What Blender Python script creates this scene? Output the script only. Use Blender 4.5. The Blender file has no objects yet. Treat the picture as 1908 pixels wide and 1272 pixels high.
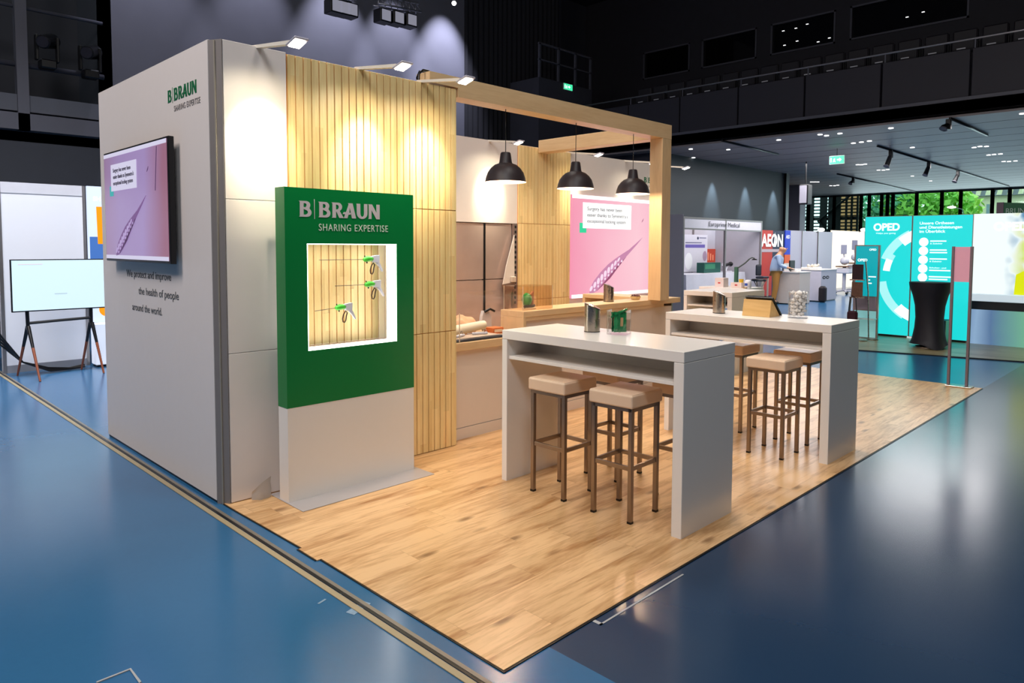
import bpy, bmesh, math, random
from mathutils import Vector, Matrix
random.seed(7)
PI = math.pi
scene = bpy.context.scene
col = scene.collection
# ---------------------------------------------------------------- camera
CAMPOS = Vector((-1.9195, -1.9625, 1.7031))
YAW, PIT, ROL = 0.7791, -0.0583, 0.0043
FPX, CX, CY = 1321.5223, 963.7751, 534.4873
fw = Vector((math.cos(YAW)*math.cos(PIT), math.sin(YAW)*math.cos(PIT), math.sin(PIT)))
rt = Vector((math.sin(YAW), -math.cos(YAW), 0)); up = rt.cross(fw)
rt, up = rt*math.cos(ROL)+up*math.sin(ROL), -rt*math.sin(ROL)+up*math.cos(ROL)
cam = bpy.data.cameras.new('camera'); camo = bpy.data.objects.new('camera', cam); col.objects.link(camo)
M = Matrix((rt, up, -fw)).transposed().to_4x4(); M.translation = CAMPOS
camo.matrix_world = M
cam.sensor_width = 36; cam.lens = FPX/1908*36; cam.clip_end = 300; cam.clip_start = .05
cam.shift_x = (954-CX)/1908; cam.shift_y = (CY-636)/1908
scene.camera = camo
scene.view_settings.view_transform = 'Standard'; scene.view_settings.look = 'None'
scene.view_settings.exposure = 0.0; scene.view_settings.gamma = 1; scene.view_settings.use_curve_mapping = False
scene.cycles.max_bounces = 8; scene.cycles.sample_clamp_indirect = 6
# ---------------------------------------------------------------- world: overcast daylight outside the hall
w = bpy.data.worlds.new('world'); scene.world = w; w.use_nodes = True
bgn = w.node_tree.nodes['Background']; bgn.inputs[0].default_value = (.80, .93, 1, 1); bgn.inputs[1].default_value = 2.0

# ---------------------------------------------------------------- hall lights and added fills
def area(name, loc, size, power, color=(1, 1, 1), target=None, sy=None, spread=PI):
    l = bpy.data.lights.new(name, 'AREA'); l.energy = power; l.color = color; l.size = size
    if sy: l.shape = 'RECTANGLE'; l.size_y = sy
    l.spread = spread
    o = bpy.data.objects.new(name, l); col.objects.link(o); o.location = loc
    d = (Vector(target)-Vector(loc)) if target else Vector((0, 0, -1))
    o.rotation_euler = d.to_track_quat('-Z', 'Y').to_euler(); return o
def spot(name, loc, target, power, angle, blend, color=(1, 1, 1), radius=.03):
    l = bpy.data.lights.new(name, 'SPOT'); l.energy = power; l.color = color
    l.spot_size = math.radians(angle); l.spot_blend = blend; l.shadow_soft_size = radius
    o = bpy.data.objects.new(name, l); col.objects.link(o); o.location = loc
    o.rotation_euler = (Vector(target)-Vector(loc)).to_track_quat('-Z', 'Y').to_euler(); return o
def point(name, loc, power, color, radius=.04):
    l = bpy.data.lights.new(name, 'POINT'); l.energy = power; l.color = color; l.shadow_soft_size = radius
    o = bpy.data.objects.new(name, l); col.objects.link(o); o.location = loc; return o
area('hall_fill_light', (-5.0, 2.5, 8.5), 3.0, 500, (1, .91, .87), (-.5, 4.0, 1.5))  # added soft fills from overhead, no such fixtures in view
area('hall_fill_light', (-4.0, -4.5, 9.5), 3.0, 380, (.92, .96, 1), (0, 1.5, 0))
area('hall_fill_light', (2.0, -1.0, 9.8), 2.4, 190, (1, .95, .88), (2.8, 1.0, 0))
area('hall_fill_light', (5.5, 4.0, 9.8), 2.0, 200, (1, .93, .85), (5.5, 3.2, 0), spread=math.radians(90))
area('hall_fill_light', (-.5, 6.2, 8.0), 1.5, 200, (.92, .94, 1), (.3, 9.3, 1.2), spread=math.radians(90))
# under-balcony foyer
for x, y in ((18, 3.0), (17.5, 7.0), (21.5, 7.0), (26, 5.5)):
    area('foyer_ceiling_light', (x, y, 4.44), 2.5, 210, (.98, .94, .94))
area('window_daylight', (37.6, 5, 2.4), 14, 400, (.72, .95, 1), (20, 5, 1.5), sy=4)
# stage spotlights scalloping the dark side wall
for x, pw in ((3.4, 600), (5.6, 600), (7.7, 1300), (9.5, 1300), (11.2, 2300)):
    spot('wall_washer_light', (x, 12.7, 9.5), (x, 14.0, 6.1), pw, 50, .8, (.78, .80, 1))
for x in (19.3, 21.6, 23.8):
    spot('wall_washer_light', (x, 9.6, 4.40), (x+.02, 10.0, 2.6), 700, 44, .8, (.75, .9, 1))

# ---------------------------------------------------------------- helpers
def srgb(h):
    if isinstance(h, str): c = [int(h[i:i+2], 16)/255 for i in (0, 2, 4)]
    else: c = h
    return [((x+.055)/1.055)**2.4 if x > .04045 else x/12.92 for x in c]+[1]
MATS = {}
def nd(nt, t, **k):
    n = nt.nodes.new(t)
    for a, b in k.items(): setattr(n, a, b)
    return n
def mth(nt, op, a, b=None):
    n = nd(nt, 'ShaderNodeMath', operation=op)
    for i, v in enumerate((a, b)):
        if v is None: continue
        if isinstance(v, (int, float)): n.inputs[i].default_value = v
        else: nt.links.new(v, n.inputs[i])
    return n.outputs[0]
def mat(name, c, rough=.5, metal=0, em=0, emc=None, trans=0, spec=.5, var=.04, nscale=14, bump=0, coat=0, ior=1.45):
    if name in MATS: return MATS[name]
    m = bpy.data.materials.new(name); m.use_nodes = True; nt = m.node_tree; b = nt.nodes['Principled BSDF']
    cc = srgb(c); b.inputs['Base Color'].default_value = cc; b.inputs['Roughness'].default_value = rough
    b.inputs['Metallic'].default_value = metal; b.inputs['Specular IOR Level'].default_value = spec
    b.inputs['Transmission Weight'].default_value = trans; b.inputs['IOR'].default_value = ior
    b.inputs['Coat Weight'].default_value = coat
    if em:
        b.inputs['Emission Color'].default_value = srgb(emc or c); b.inputs['Emission Strength'].default_value = em
        if not emc: b.inputs['Base Color'].default_value = [x*.3 for x in cc[:3]]+[1]
    elif not trans:
        tc = nd(nt, 'ShaderNodeTexCoord'); no = nd(nt, 'ShaderNodeTexNoise'); no.inputs['Scale'].default_value = nscale
        nt.links.new(tc.outputs['Object'], no.inputs['Vector'])
        mx = nd(nt, 'ShaderNodeMix', data_type='RGBA')
        mx.inputs[6].default_value = [x*(1-var) for x in cc[:3]]+[1]; mx.inputs[7].default_value = [min(1, x*(1+var)) for x in cc[:3]]+[1]
        nt.links.new(no.outputs['Fac'], mx.inputs[0]); nt.links.new(mx.outputs[2], b.inputs['Base Color'])
        if var > .02: nt.links.new(mth(nt, 'ADD', mth(nt, 'MULTIPLY', no.outputs['Fac'], .06), max(0, rough-.03)), b.inputs['Roughness'])
        if bump:
            bp = nd(nt, 'ShaderNodeBump'); bp.inputs['Strength'].default_value = bump; bp.inputs['Distance'].default_value = .01
            nt.links.new(no.outputs['Fac'], bp.inputs['Height']); nt.links.new(bp.outputs[0], b.inputs['Normal'])
    MATS[name] = m; return m
def wood(name, light, dark, grain='x', plank=None, pitch=.19, length=1.25, rough=.4, knots=0, contrast=1.0, gap=0, pv=.25):
    """grain axis and the axis across which planks/slats repeat"""
    if name in MATS: return MATS[name]
    m = bpy.data.materials.new(name); m.use_nodes = True; nt = m.node_tree; b = nt.nodes['Principled BSDF']
    tc = nd(nt, 'ShaderNodeTexCoord'); sp = nd(nt, 'ShaderNodeSeparateXYZ'); nt.links.new(tc.outputs['Object'], sp.inputs[0])
    ax = dict(x=sp.outputs[0], y=sp.outputs[1], z=sp.outputs[2])
    off = None
    if plank:
        q = mth(nt, 'DIVIDE', ax[plank], pitch); idx = mth(nt, 'FLOOR', q)
        wn = nd(nt, 'ShaderNodeTexWhiteNoise', noise_dimensions='1D'); nt.links.new(idx, wn.inputs['W'])
        g = mth(nt, 'DIVIDE', mth(nt, 'ADD', ax[grain], mth(nt, 'MULTIPLY', wn.outputs['Value'], length)), length)
        idx2 = mth(nt, 'ADD', mth(nt, 'MULTIPLY', mth(nt, 'FLOOR', g), 17.3), mth(nt, 'MULTIPLY', idx, 3.7))
        wn2 = nd(nt, 'ShaderNodeTexWhiteNoise', noise_dimensions='1D'); nt.links.new(idx2, wn2.inputs['W'])
        off = mth(nt, 'MULTIPLY', wn2.outputs['Value'], 30)
    s = dict(x=9.0, y=9.0, z=9.0); s[grain] = 1.1
    cb = nd(nt, 'ShaderNodeCombineXYZ')
    for i, a in enumerate('xyz'):
        v = mth(nt, 'MULTIPLY', ax[a], s[a])
        if off is not None: v = mth(nt, 'ADD', v, off)
        nt.links.new(v, cb.inputs[i])
    no = nd(nt, 'ShaderNodeTexNoise'); no.inputs['Scale'].default_value = 1.0; no.inputs['Detail'].default_value = 6; no.inputs['Roughness'].default_value = .62
    no.inputs['Distortion'].default_value = .6
    nt.links.new(cb.outputs[0], no.inputs['Vector'])
    fine = nd(nt, 'ShaderNodeTexNoise'); fine.inputs['Scale'].default_value = 7; fine.inputs['Detail'].default_value = 3
    nt.links.new(cb.outputs[0], fine.inputs['Vector'])
    f = mth(nt, 'ADD', mth(nt, 'MULTIPLY', no.outputs['Fac'], .75), mth(nt, 'MULTIPLY', fine.outputs['Fac'], .25))
    rp = nd(nt, 'ShaderNodeValToRGB'); e = rp.color_ramp.elements
    L, D = srgb(light), srgb(dark)
    e[0].position = .5-.22/contrast; e[0].color = D; e[1].position = .5+.06/contrast; e[1].color = L
    nt.links.new(f, rp.inputs[0]); out = rp.outputs[0]
    if plank:
        mx = nd(nt, 'ShaderNodeMix', data_type='RGBA', blend_type='MULTIPLY'); mx.inputs[0].default_value = 1
        gr = nd(nt, 'ShaderNodeValToRGB'); ge = gr.color_ramp.elements
        ge[0].color = (1-pv, 1-pv*1.15, 1-pv*1.5, 1); ge[1].color = (1, 1, 1, 1)
        nt.links.new(wn2.outputs['Value'], gr.inputs[0]); nt.links.new(out, mx.inputs[6]); nt.links.new(gr.outputs[0], mx.inputs[7]); out = mx.outputs[2]
    if knots:
        vo = nd(nt, 'ShaderNodeTexVoronoi', feature='F1'); vo.inputs['Scale'].default_value = 1
        cb2 = nd(nt, 'ShaderNodeCombineXYZ')
        k = dict(x=5.0, y=5.0, z=5.0); k[grain] = 1.9
        for i, a in enumerate('xyz'):
            v = mth(nt, 'MULTIPLY', ax[a], k[a])
            if off is not None: v = mth(nt, 'ADD', v, off)
            nt.links.new(v, cb2.inputs[i])
        nt.links.new(cb2.outputs[0], vo.inputs['Vector'])
        kr = nd(nt, 'ShaderNodeMapRange'); kr.inputs[1].default_value = .05; kr.inputs[2].default_value = .16
        kr.inputs[3].default_value = knots; kr.inputs[4].default_value = 0
        nt.links.new(vo.outputs['Distance'], kr.inputs[0])
        mx = nd(nt, 'ShaderNodeMix', data_type='RGBA'); nt.links.new(kr.outputs[0], mx.inputs[0]); nt.links.new(out, mx.inputs[6])
        mx.inputs[7].default_value = [x*.45 for x in D[:3]]+[1]; out = mx.outputs[2]
    if gap:
        fr = mth(nt, 'FRACT', q); a = mth(nt, 'LESS_THAN', fr, gap)
        fr2 = mth(nt, 'FRACT', g); a2 = mth(nt, 'LESS_THAN', fr2, gap*.12); a = mth(nt, 'MAXIMUM', a, a2)
        mx = nd(nt, 'ShaderNodeMix', data_type='RGBA'); nt.links.new(mth(nt, 'MULTIPLY', a, .45), mx.inputs[0]); nt.links.new(out, mx.inputs[6])
        mx.inputs[7].default_value = [x*.5 for x in D[:3]]+[1]; out = mx.outputs[2]
    nt.links.new(out, b.inputs['Base Color'])
    nt.links.new(mth(nt, 'SUBTRACT', rough+.06, mth(nt, 'MULTIPLY', f, .12)), b.inputs['Roughness'])
    MATS[name] = m; return m
def thin_glass(name, refl=.08, tint='FFFFFF'):
    if name in MATS: return MATS[name]
    m = bpy.data.materials.new(name); m.use_nodes = True; nt = m.node_tree; nt.nodes.remove(nt.nodes['Principled BSDF'])
    out = nt.nodes['Material Output']; tr = nd(nt, 'ShaderNodeBsdfTransparent'); tr.inputs[0].default_value = srgb(tint)
    gl = nd(nt, 'ShaderNodeBsdfGlossy'); gl.inputs['Roughness'].default_value = .03
    lw_ = nd(nt, 'ShaderNodeLayerWeight'); lw_.inputs[0].default_value = .25
    mx = nd(nt, 'ShaderNodeMixShader'); nt.links.new(mth(nt, 'MULTIPLY', mth(nt, 'ADD', lw_.outputs['Fresnel'], refl), .45), mx.inputs[0])
    nt.links.new(tr.outputs[0], mx.inputs[1]); nt.links.new(gl.outputs[0], mx.inputs[2]); nt.links.new(mx.outputs[0], out.inputs[0])
    MATS[name] = m; return m
def tag(o, label=None, cat=None, group=None, kind=None):
    if label: o['label'] = label
    if cat: o['category'] = cat
    if group: o['group'] = group
    if kind: o['kind'] = kind
    return o
def T(name, label, cat, loc=(0, 0, 0), rz=0, group=None):
    o = bpy.data.objects.new(name, None); col.objects.link(o); o.location = loc; o.rotation_euler = (0, 0, rz)
    o.empty_display_size = .1
    return tag(o, label, cat, group)
def mw(o):
    m = Matrix.Translation(o.location) @ o.rotation_euler.to_matrix().to_4x4() if o.rotation_euler else Matrix.Translation(o.location)
    return (mw(o.parent) @ m) if o.parent else m
class MB:
    def __init__(s): s.bm = bmesh.new(); s.smooth = False
    def box(s, x0, x1, y0, y1, z0, z1, bev=0, seg=1, R=None):
        r = bmesh.ops.create_cube(s.bm, size=1); vs = r['verts']
        for v in vs: v.co = Vector(((x0+x1)/2+v.co.x*(x1-x0), (y0+y1)/2+v.co.y*(y1-y0), (z0+z1)/2+v.co.z*(z1-z0)))
        if bev:
            es = list({e for v in vs for e in v.link_edges})
            rr = bmesh.ops.bevel(s.bm, geom=es, offset=bev, segments=seg, affect='EDGES', profile=.5)
            vs = list({v for f in rr['faces'] for v in f.verts} | {v for v in vs if v.is_valid})
        if R is not None:
            for v in vs: v.co = R @ v.co
        return s
    def obox(s, c, sx, sy, sz, R, bev=0):
        """box centred on c with rotation matrix R (3x3)"""
        m = Matrix.Translation(c) @ R.to_4x4()
        return s.box(-sx/2, sx/2, -sy/2, sy/2, -sz/2, sz/2, bev, 1, m)
    def cyl(s, p0, p1, r0, r1=None, seg=16, cap=True):
        p0, p1 = Vector(p0), Vector(p1); r1 = r0 if r1 is None else r1; d = p1-p0
        q = d.to_track_quat('Z', 'Y').to_matrix(); A = []; B = []
        for i in range(seg):
            a = 2*PI*i/seg; u = q @ Vector((math.cos(a), math.sin(a), 0))
            A.append(s.bm.verts.new(p0+u*r0)); B.append(s.bm.verts.new(p1+u*r1))
        for i in range(seg):
            j = (i+1) % seg; f = s.bm.faces.new((A[i], A[j], B[j], B[i])); f.smooth = True
        if cap: s.bm.faces.new(A[::-1]); s.bm.faces.new(B)
        return s
    def tube(s, pts, r, seg=8, closed=False):
        pts = [Vector(p) for p in pts]; n = len(pts); rings = []; prev = None
        rs = r if isinstance(r, (list, tuple)) else [r]*n
        for i, p in enumerate(pts):
            a = pts[i-1] if (i > 0 or closed) else p; b = pts[(i+1) % n] if (i < n-1 or closed) else p
            t = (b-a).normalized()
            if prev is None: u = t.orthogonal().normalized()
            else: u = (prev-t*prev.dot(t)); u = u.normalized() if u.length > 1e-6 else t.orthogonal().normalized()
            prev = u; v = t.cross(u)
            rings.append([s.bm.verts.new(p+(u*math.cos(2*PI*k/seg)+v*math.sin(2*PI*k/seg))*rs[i]) for k in range(seg)])
        for i in range(n if closed else n-1):
            A, B = rings[i], rings[(i+1) % n]
            for k in range(seg):
                f = s.bm.faces.new((A[k], A[(k+1) % seg], B[(k+1) % seg], B[k])); f.smooth = True
        if not closed: s.bm.faces.new(rings[0][::-1]); s.bm.faces.new(rings[-1])
        return s
    def lathe(s, c, prof, seg=32, sx=1, sy=1, cap=False):
        c = Vector(c); rings = []
        for r, z in prof:
            rings.append([s.bm.verts.new(c+Vector((r*sx*math.cos(2*PI*k/seg), r*sy*math.sin(2*PI*k/seg), z))) for k in range(seg)])
        for A, B in zip(rings, rings[1:]):
            for k in range(seg):
                f = s.bm.faces.new((A[k], A[(k+1) % seg], B[(k+1) % seg], B[k])); f.smooth = True
        if cap: s.bm.faces.new(rings[0][::-1]); s.bm.faces.new(rings[-1])
        return s
    def prism(s, pts, d):
        """closed planar outline pts extruded by vector d"""
        d = Vector(d); A = [s.bm.verts.new(Vector(p)) for p in pts]; B = [s.bm.verts.new(Vector(p)+d) for p in pts]
        s.bm.faces.new(A[::-1]); s.bm.faces.new(B); n = len(A)
        for i in range(n): s.bm.faces.new((A[i], A[(i+1) % n], B[(i+1) % n], B[i]))
        return s
    def ball(s, c, r, sx=1, sy=1, sz=1, sub=2, jit=0, rnd=random):
        q = bmesh.ops.create_icosphere(s.bm, subdivisions=sub, radius=1)
        for v in q['verts']:
            k = r*(1+rnd.uniform(-jit, jit)); v.co = Vector((c[0]+v.co.x*k*sx, c[1]+v.co.y*k*sy, c[2]+v.co.z*k*sz))
            for f in v.link_faces: f.smooth = jit < .2
        return s
    def build(s, name, m, parent=None, label=None, cat=None, group=None, kind=None, local=False):
        bmesh.ops.recalc_face_normals(s.bm, faces=s.bm.faces[:])
        for e in s.bm.edges:
            if len(e.link_faces) == 2 and e.calc_face_angle(0) > .75: e.smooth = False
        me = bpy.data.meshes.new(name)
        o = bpy.data.objects.new(name, me); col.objects.link(o)
        if parent is not None:
            if not local: s.bm.transform(mw(parent).inverted())
            o.parent = parent
        elif not local and kind != 'structure':
            vs = s.bm.verts; xs = [v.co.x for v in vs]; ys = [v.co.y for v in vs]; zs = [v.co.z for v in vs]
            b = Vector(((min(xs)+max(xs))/2, (min(ys)+max(ys))/2, min(zs))); s.bm.transform(Matrix.Translation(-b)); o.location = b
        s.bm.to_mesh(me); s.bm.free(); me.materials.append(m)
        return tag(o, label, cat, group, kind)
def copy_tree(o, parent=None):
    c = o.copy(); col.objects.link(c)
    if parent is not None: c.parent = parent
    for ch in [x for x in bpy.data.objects if x.parent == o]: copy_tree(ch, c)
    return c
def curve_mesh(cu, name, m, parent, O, Rv, Uv, label=None, thick=.0015, sx=1.0):
    """2D curve → flat solid lettering on the plane O,Rv,Uv"""
    tmp = bpy.data.objects.new('tmp', cu); me = bpy.data.meshes.new_from_object(tmp)
    bpy.data.objects.remove(tmp); bpy.data.curves.remove(cu)
    Rv = Vector(Rv).normalized(); Uv = Vector(Uv).normalized(); N = Rv.cross(Uv); O = Vector(O)
    inv = mw(parent).inverted() if parent is not None else Matrix()
    for v in me.vertices:
        p = O+Rv*(v.co.x*sx)+Uv*v.co.y+N*(v.co.z+thick); v.co = inv @ p
    me.name = name; me.materials.clear(); me.materials.append(m)
    o = bpy.data.objects.new(name, me); col.objects.link(o)
    if parent is not None: o.parent = parent
    return tag(o, label)
def text(s, size, name, m, parent, O, Rv, Uv, bold=0, width=None, label=None, space=1.0, align='LEFT', thick=.0015):
    cu = bpy.data.curves.new('t', 'FONT'); cu.body = s; cu.size = size/.72; cu.offset = bold*size; cu.extrude = thick*.6
    cu.space_character = space; cu.align_x = align; sx = 1.0
    if width:
        t = bpy.data.objects.new('tmp', cu); me = bpy.data.meshes.new_from_object(t); xs = [v.co.x for v in me.vertices]
        bpy.data.objects.remove(t); sx = width/(max(xs)-min(xs)); bpy.data.meshes.remove(me)
    return curve_mesh(cu, name, m, parent, O, Rv, Uv, label, thick, sx)
def shape(loops, name, m, parent, O, Rv, Uv, label=None, thick=.0015, scale=1, sx=1.0):
    cu = bpy.data.curves.new('s', 'CURVE'); cu.dimensions = '2D'; cu.fill_mode = 'BOTH'; cu.extrude = thick*.6
    for lp in loops:
        sp = cu.splines.new('POLY'); sp.points.add(len(lp)-1)
        for p, q in zip(sp.points, lp): p.co = (q[0]*scale, q[1]*scale, 0, 1)
        sp.use_cyclic_u = True
    return curve_mesh(cu, name, m, parent, O, Rv, Uv, label, thick, sx)
def blur_line(width, height, name, m, parent, O, Rv, thick=.0015):
    """a line of print too small to read in the photograph"""
    return shape([[(0, 0), (width, 0), (width, height), (0, height)]], name, m, parent, O, Rv, (0, 0, 1), thick=thick)
def arc(cx, cy, rx, ry, a0, a1, n=10):
    return [(cx+rx*math.cos(math.radians(a0+(a1-a0)*i/n)), cy+ry*math.sin(math.radians(a0+(a1-a0)*i/n))) for i in range(n+1)]
def P(px, py, ax, val):
    """point of the plane ax=val seen at a pixel of the photograph"""
    r = fw+rt*(px-CX)/FPX+up*(CY-py)/FPX; i = 'xyz'.index(ax); t = (val-CAMPOS[i])/r[i]; return CAMPOS+r*t
X, Y, Z = Vector((1, 0, 0)), Vector((0, 1, 0)), Vector((0, 0, 1))

# ---------------------------------------------------------------- materials
white = mat('white_laminate', 'ECE6DF', .24, var=.008)
wallw = mat('white_panel', 'E6DCD6', .45, var=.015)
greyw = mat('grey_partition', 'B4B0B8', .5, var=.03)
alu = mat('brushed_aluminium', 'A09A98', .35, metal=.85, var=.08)
steel = mat('brushed_steel', 'B8AEA4', .28, metal=1, var=.1, nscale=40)
stoolmet = mat('stool_steel', '9A8A7C', .3, metal=.9, var=.1)
black = mat('black_plastic', '0C0C10', .35)
blackm = mat('black_matt', '131217', .7)
hallblack = mat('hall_black', '3A3A44', .8, var=.15, nscale=3)
hallgrey = mat('hall_grey', '5E5E68', .75, var=.1, nscale=2)
hallsteel = mat('hall_steel', '565660', .55, metal=.2)
green = mat('brand_green', '00783A', .35, var=.02)
letter = mat('letter_silver', 'C4BCC2', .4)
dgreen = mat('letter_green', '00653A', .5)
dgrey = mat('letter_grey', '5A5A5C', .6)
glass = None
ledw = mat('led_strip_white', 'FFF8EE', em=7)
lamp_em = mat('lamp_diffuser', 'FFF4E4', em=14)
slatwood = wood('maple_slat', 'FAE0A4', 'EABF7C', 'z', 'x', .0605, 1.0, .38, contrast=.8, pv=.16)
maple = wood('maple_board', 'E6C698', 'D0A878', 'x', None, rough=.35, contrast=.7)
maplez = wood('maple_board_upright', 'E6C698', 'D2AC7C', 'z', None, rough=.35, contrast=.7)
mapley = wood('maple_board_depth', 'E6C698', 'D0A878', 'y', None, rough=.35, contrast=.7)
glass = thin_glass('clear_glass', .06)
floorwood = wood('light_oak_vinyl', 'E4BA88', 'A87440', 'x', 'y', .185, 1.25, .3, knots=.75, contrast=1.25, gap=.012, pv=.12)
brownwood = wood('stand_floor_brown', 'A59878', '7D7050', 'y', 'x', .2, 1.2, .3, contrast=.8, gap=.01)

def vinyl(name, c1, c2, rough):
    m = bpy.data.materials.new(name); m.use_nodes = True; nt = m.node_tree; b = nt.nodes['Principled BSDF']
    tc = nd(nt, 'ShaderNodeTexCoord'); n1 = nd(nt, 'ShaderNodeTexNoise'); n1.inputs['Scale'].default_value = .9; n1.inputs['Detail'].default_value = 5
    n2 = nd(nt, 'ShaderNodeTexNoise'); n2.inputs['Scale'].default_value = 30; n2.inputs['Detail'].default_value = 4
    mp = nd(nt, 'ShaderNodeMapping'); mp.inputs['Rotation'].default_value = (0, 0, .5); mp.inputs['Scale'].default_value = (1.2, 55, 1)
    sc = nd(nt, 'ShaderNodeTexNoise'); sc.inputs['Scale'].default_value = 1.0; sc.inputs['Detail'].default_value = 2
    for n in (n1, n2): nt.links.new(tc.outputs['Object'], n.inputs['Vector'])
    nt.links.new(tc.outputs['Object'], mp.inputs['Vector']); nt.links.new(mp.outputs[0], sc.inputs['Vector'])
    mx = nd(nt, 'ShaderNodeMix', data_type='RGBA'); mx.inputs[6].default_value = srgb(c1); mx.inputs[7].default_value = srgb(c2)
    nt.links.new(mth(nt, 'ADD', mth(nt, 'MULTIPLY', n1.outputs['Fac'], .8), mth(nt, 'MULTIPLY', n2.outputs['Fac'], .2)), mx.inputs[0])
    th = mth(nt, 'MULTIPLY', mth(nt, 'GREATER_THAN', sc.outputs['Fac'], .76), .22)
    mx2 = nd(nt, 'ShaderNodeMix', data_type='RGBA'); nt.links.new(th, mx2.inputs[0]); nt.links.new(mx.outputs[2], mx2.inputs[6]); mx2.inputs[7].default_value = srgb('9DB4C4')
    nt.links.new(mx2.outputs[2], b.inputs['Base Color'])
    nt.links.new(mth(nt, 'ADD', mth(nt, 'MULTIPLY', n1.outputs['Fac'], .06), rough-.03), b.inputs['Roughness'])
    b.inputs['Specular IOR Level'].default_value = .7
    return m
bluefloor = vinyl('blue_vinyl', '245A84', '2E6A96', .22)
navyfloor = vinyl('navy_vinyl', '1C3450', '223C58', .21)

# ================================================================= THE SETTING
MB().box(-9, .26, -10, 16, -.1, 0).box(.26, 38, 0, 16, -.1, 0).build('floor', bluefloor, kind='structure')
MB().box(.26, 38, -10, 0, -.1, 0).build('floor', navyfloor, kind='structure')
MB().box(-9, 16, -10, 14.2, 11, 11.2).build('ceiling', hallblack, kind='structure')
MB().box(-9.2, -9, -10, 14.2, 0, 11.2).build('wall_behind_camera', hallblack, kind='structure')
MB().box(-9.2, 38, -10.2, -10, 0, 11.2).build('wall_right', hallblack, kind='structure')
MB().box(2.45, 12.0, 14, 14.2, 0, 11).build('wall_left', hallgrey, kind='structure')
MB().box(-9, 2.45, 14, 14.2, 0, 3.8).box(-9, 2.45, 15.6, 15.8, 3.8, 11).box(-9, 2.45, 14, 15.8, 3.6, 3.8).box(2.45, 2.65, 14, 15.8, 3.8, 11).build('wall_gallery', mat('gallery_black', '34363E', .7, var=.12, nscale=3), kind='structure')
# dark drapes closing the corner
cb = MB(); 
pts = []
for i in range(121):
    x = 12.0+i*.035*1.0; pts.append((x, 14.05-.09*abs(math.sin(i*.55+.3*math.sin(i*.17)))))
for a, b2 in zip(pts, pts[1:]):
    f = cb.bm.faces.new([cb.bm.verts.new(Vector(q)) for q in ((a[0], a[1], 0), (b2[0], b2[1], 0), (b2[0], b2[1], 11), (a[0], a[1], 11))])
bmesh.ops.remove_doubles(cb.bm, verts=cb.bm.verts[:], dist=1e-4)
for f in cb.bm.faces: f.smooth = True
cb.build('stage_curtain', mat('black_velvet', '1C1C22', .9), label='black floor to ceiling stage curtain with folds behind the booth', cat='curtain')
MB().box(12, 16.3, 14.2, 14.4, 0, 11).box(16.3, 38, 16, 16.2, 0, 11).box(16.3, 16.5, 14.2, 16, 0, 11).build('wall_back', hallblack, kind='structure')
# balcony with parapet
BX = 15.5
MB().box(BX, 38, -10, 16, 4.6, 4.8).box(BX, BX+.15, -10, 12.4, 4.6, 4.86).build('trim_1', blackm, kind='structure')
bal = T('balcony_parapet', 'dark panelled balcony parapet with a steel handrail running above it', 'balcony', (BX, 1.2, 4.86))
pm = mat('parapet_panel', '2A2832', .6, var=.08, nscale=3)
yy = 12.4
while yy > -9:
    MB().box(BX-.02, BX+.1, yy-1.73, yy-.02, 4.87, 5.86, .01).build('panel', pm, bal); yy -= 1.75
MB().tube([(BX+.05, 12.45, 6.07), (BX+.05, -9.3, 6.07)], .022).build('handrail', mat('rail_bright', '9C9CA4', .3, metal=.4), bal)
yy = 12.35; b = MB()
while yy > -9: b.box(BX+.04, BX+.06, yy-.015, yy+.015, 5.84, 6.06); yy -= 1.75
b.build('rail_post', hallsteel, bal)
MB().box(BX-.05, BX-.02, -9.3, 12.4, 4.80, 4.87).build('bottom_ledge', hallsteel, bal)
# theatre seats along the balcony front
MB().box(BX+.16, 20, -9.3, 12.4, 4.8, 5.72).build('floor_balcony', hallblack, kind='structure')
st = T('theatre_seat', '', 'theatre seat', (16.3, 0, 5.55), 0, 'folding seats on the balcony')
seatm = mat('seat_dark', '1E1B22', .6)
MB().box(-.02, .10, -.24, .24, .28, .75, .03).build('backrest', seatm, st, local=True)
MB().box(-.16, -.04, -.23, .23, .22, .52, .03).build('seat', seatm, st, local=True)
MB().box(-.17, -.15, -.05, .12, .30, .325).build('seat_glint', mat('glint_pale', 'DCDCE4', .4), st, local=True)  # glint on the folded seat, put in as a pale strip
MB().box(-.1, .1, -.27, -.25, 0, .45).box(-.1, .1, .25, .27, 0, .45).build('armrest', blackm, st, local=True)
for i in range(18):
    o = st if i == 0 else copy_tree(st)
    o.location = (16.25, 10.6-i*.56, 5.72); o['label'] = 'dark folding theatre seat in the row behind the balcony handrail'
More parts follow.
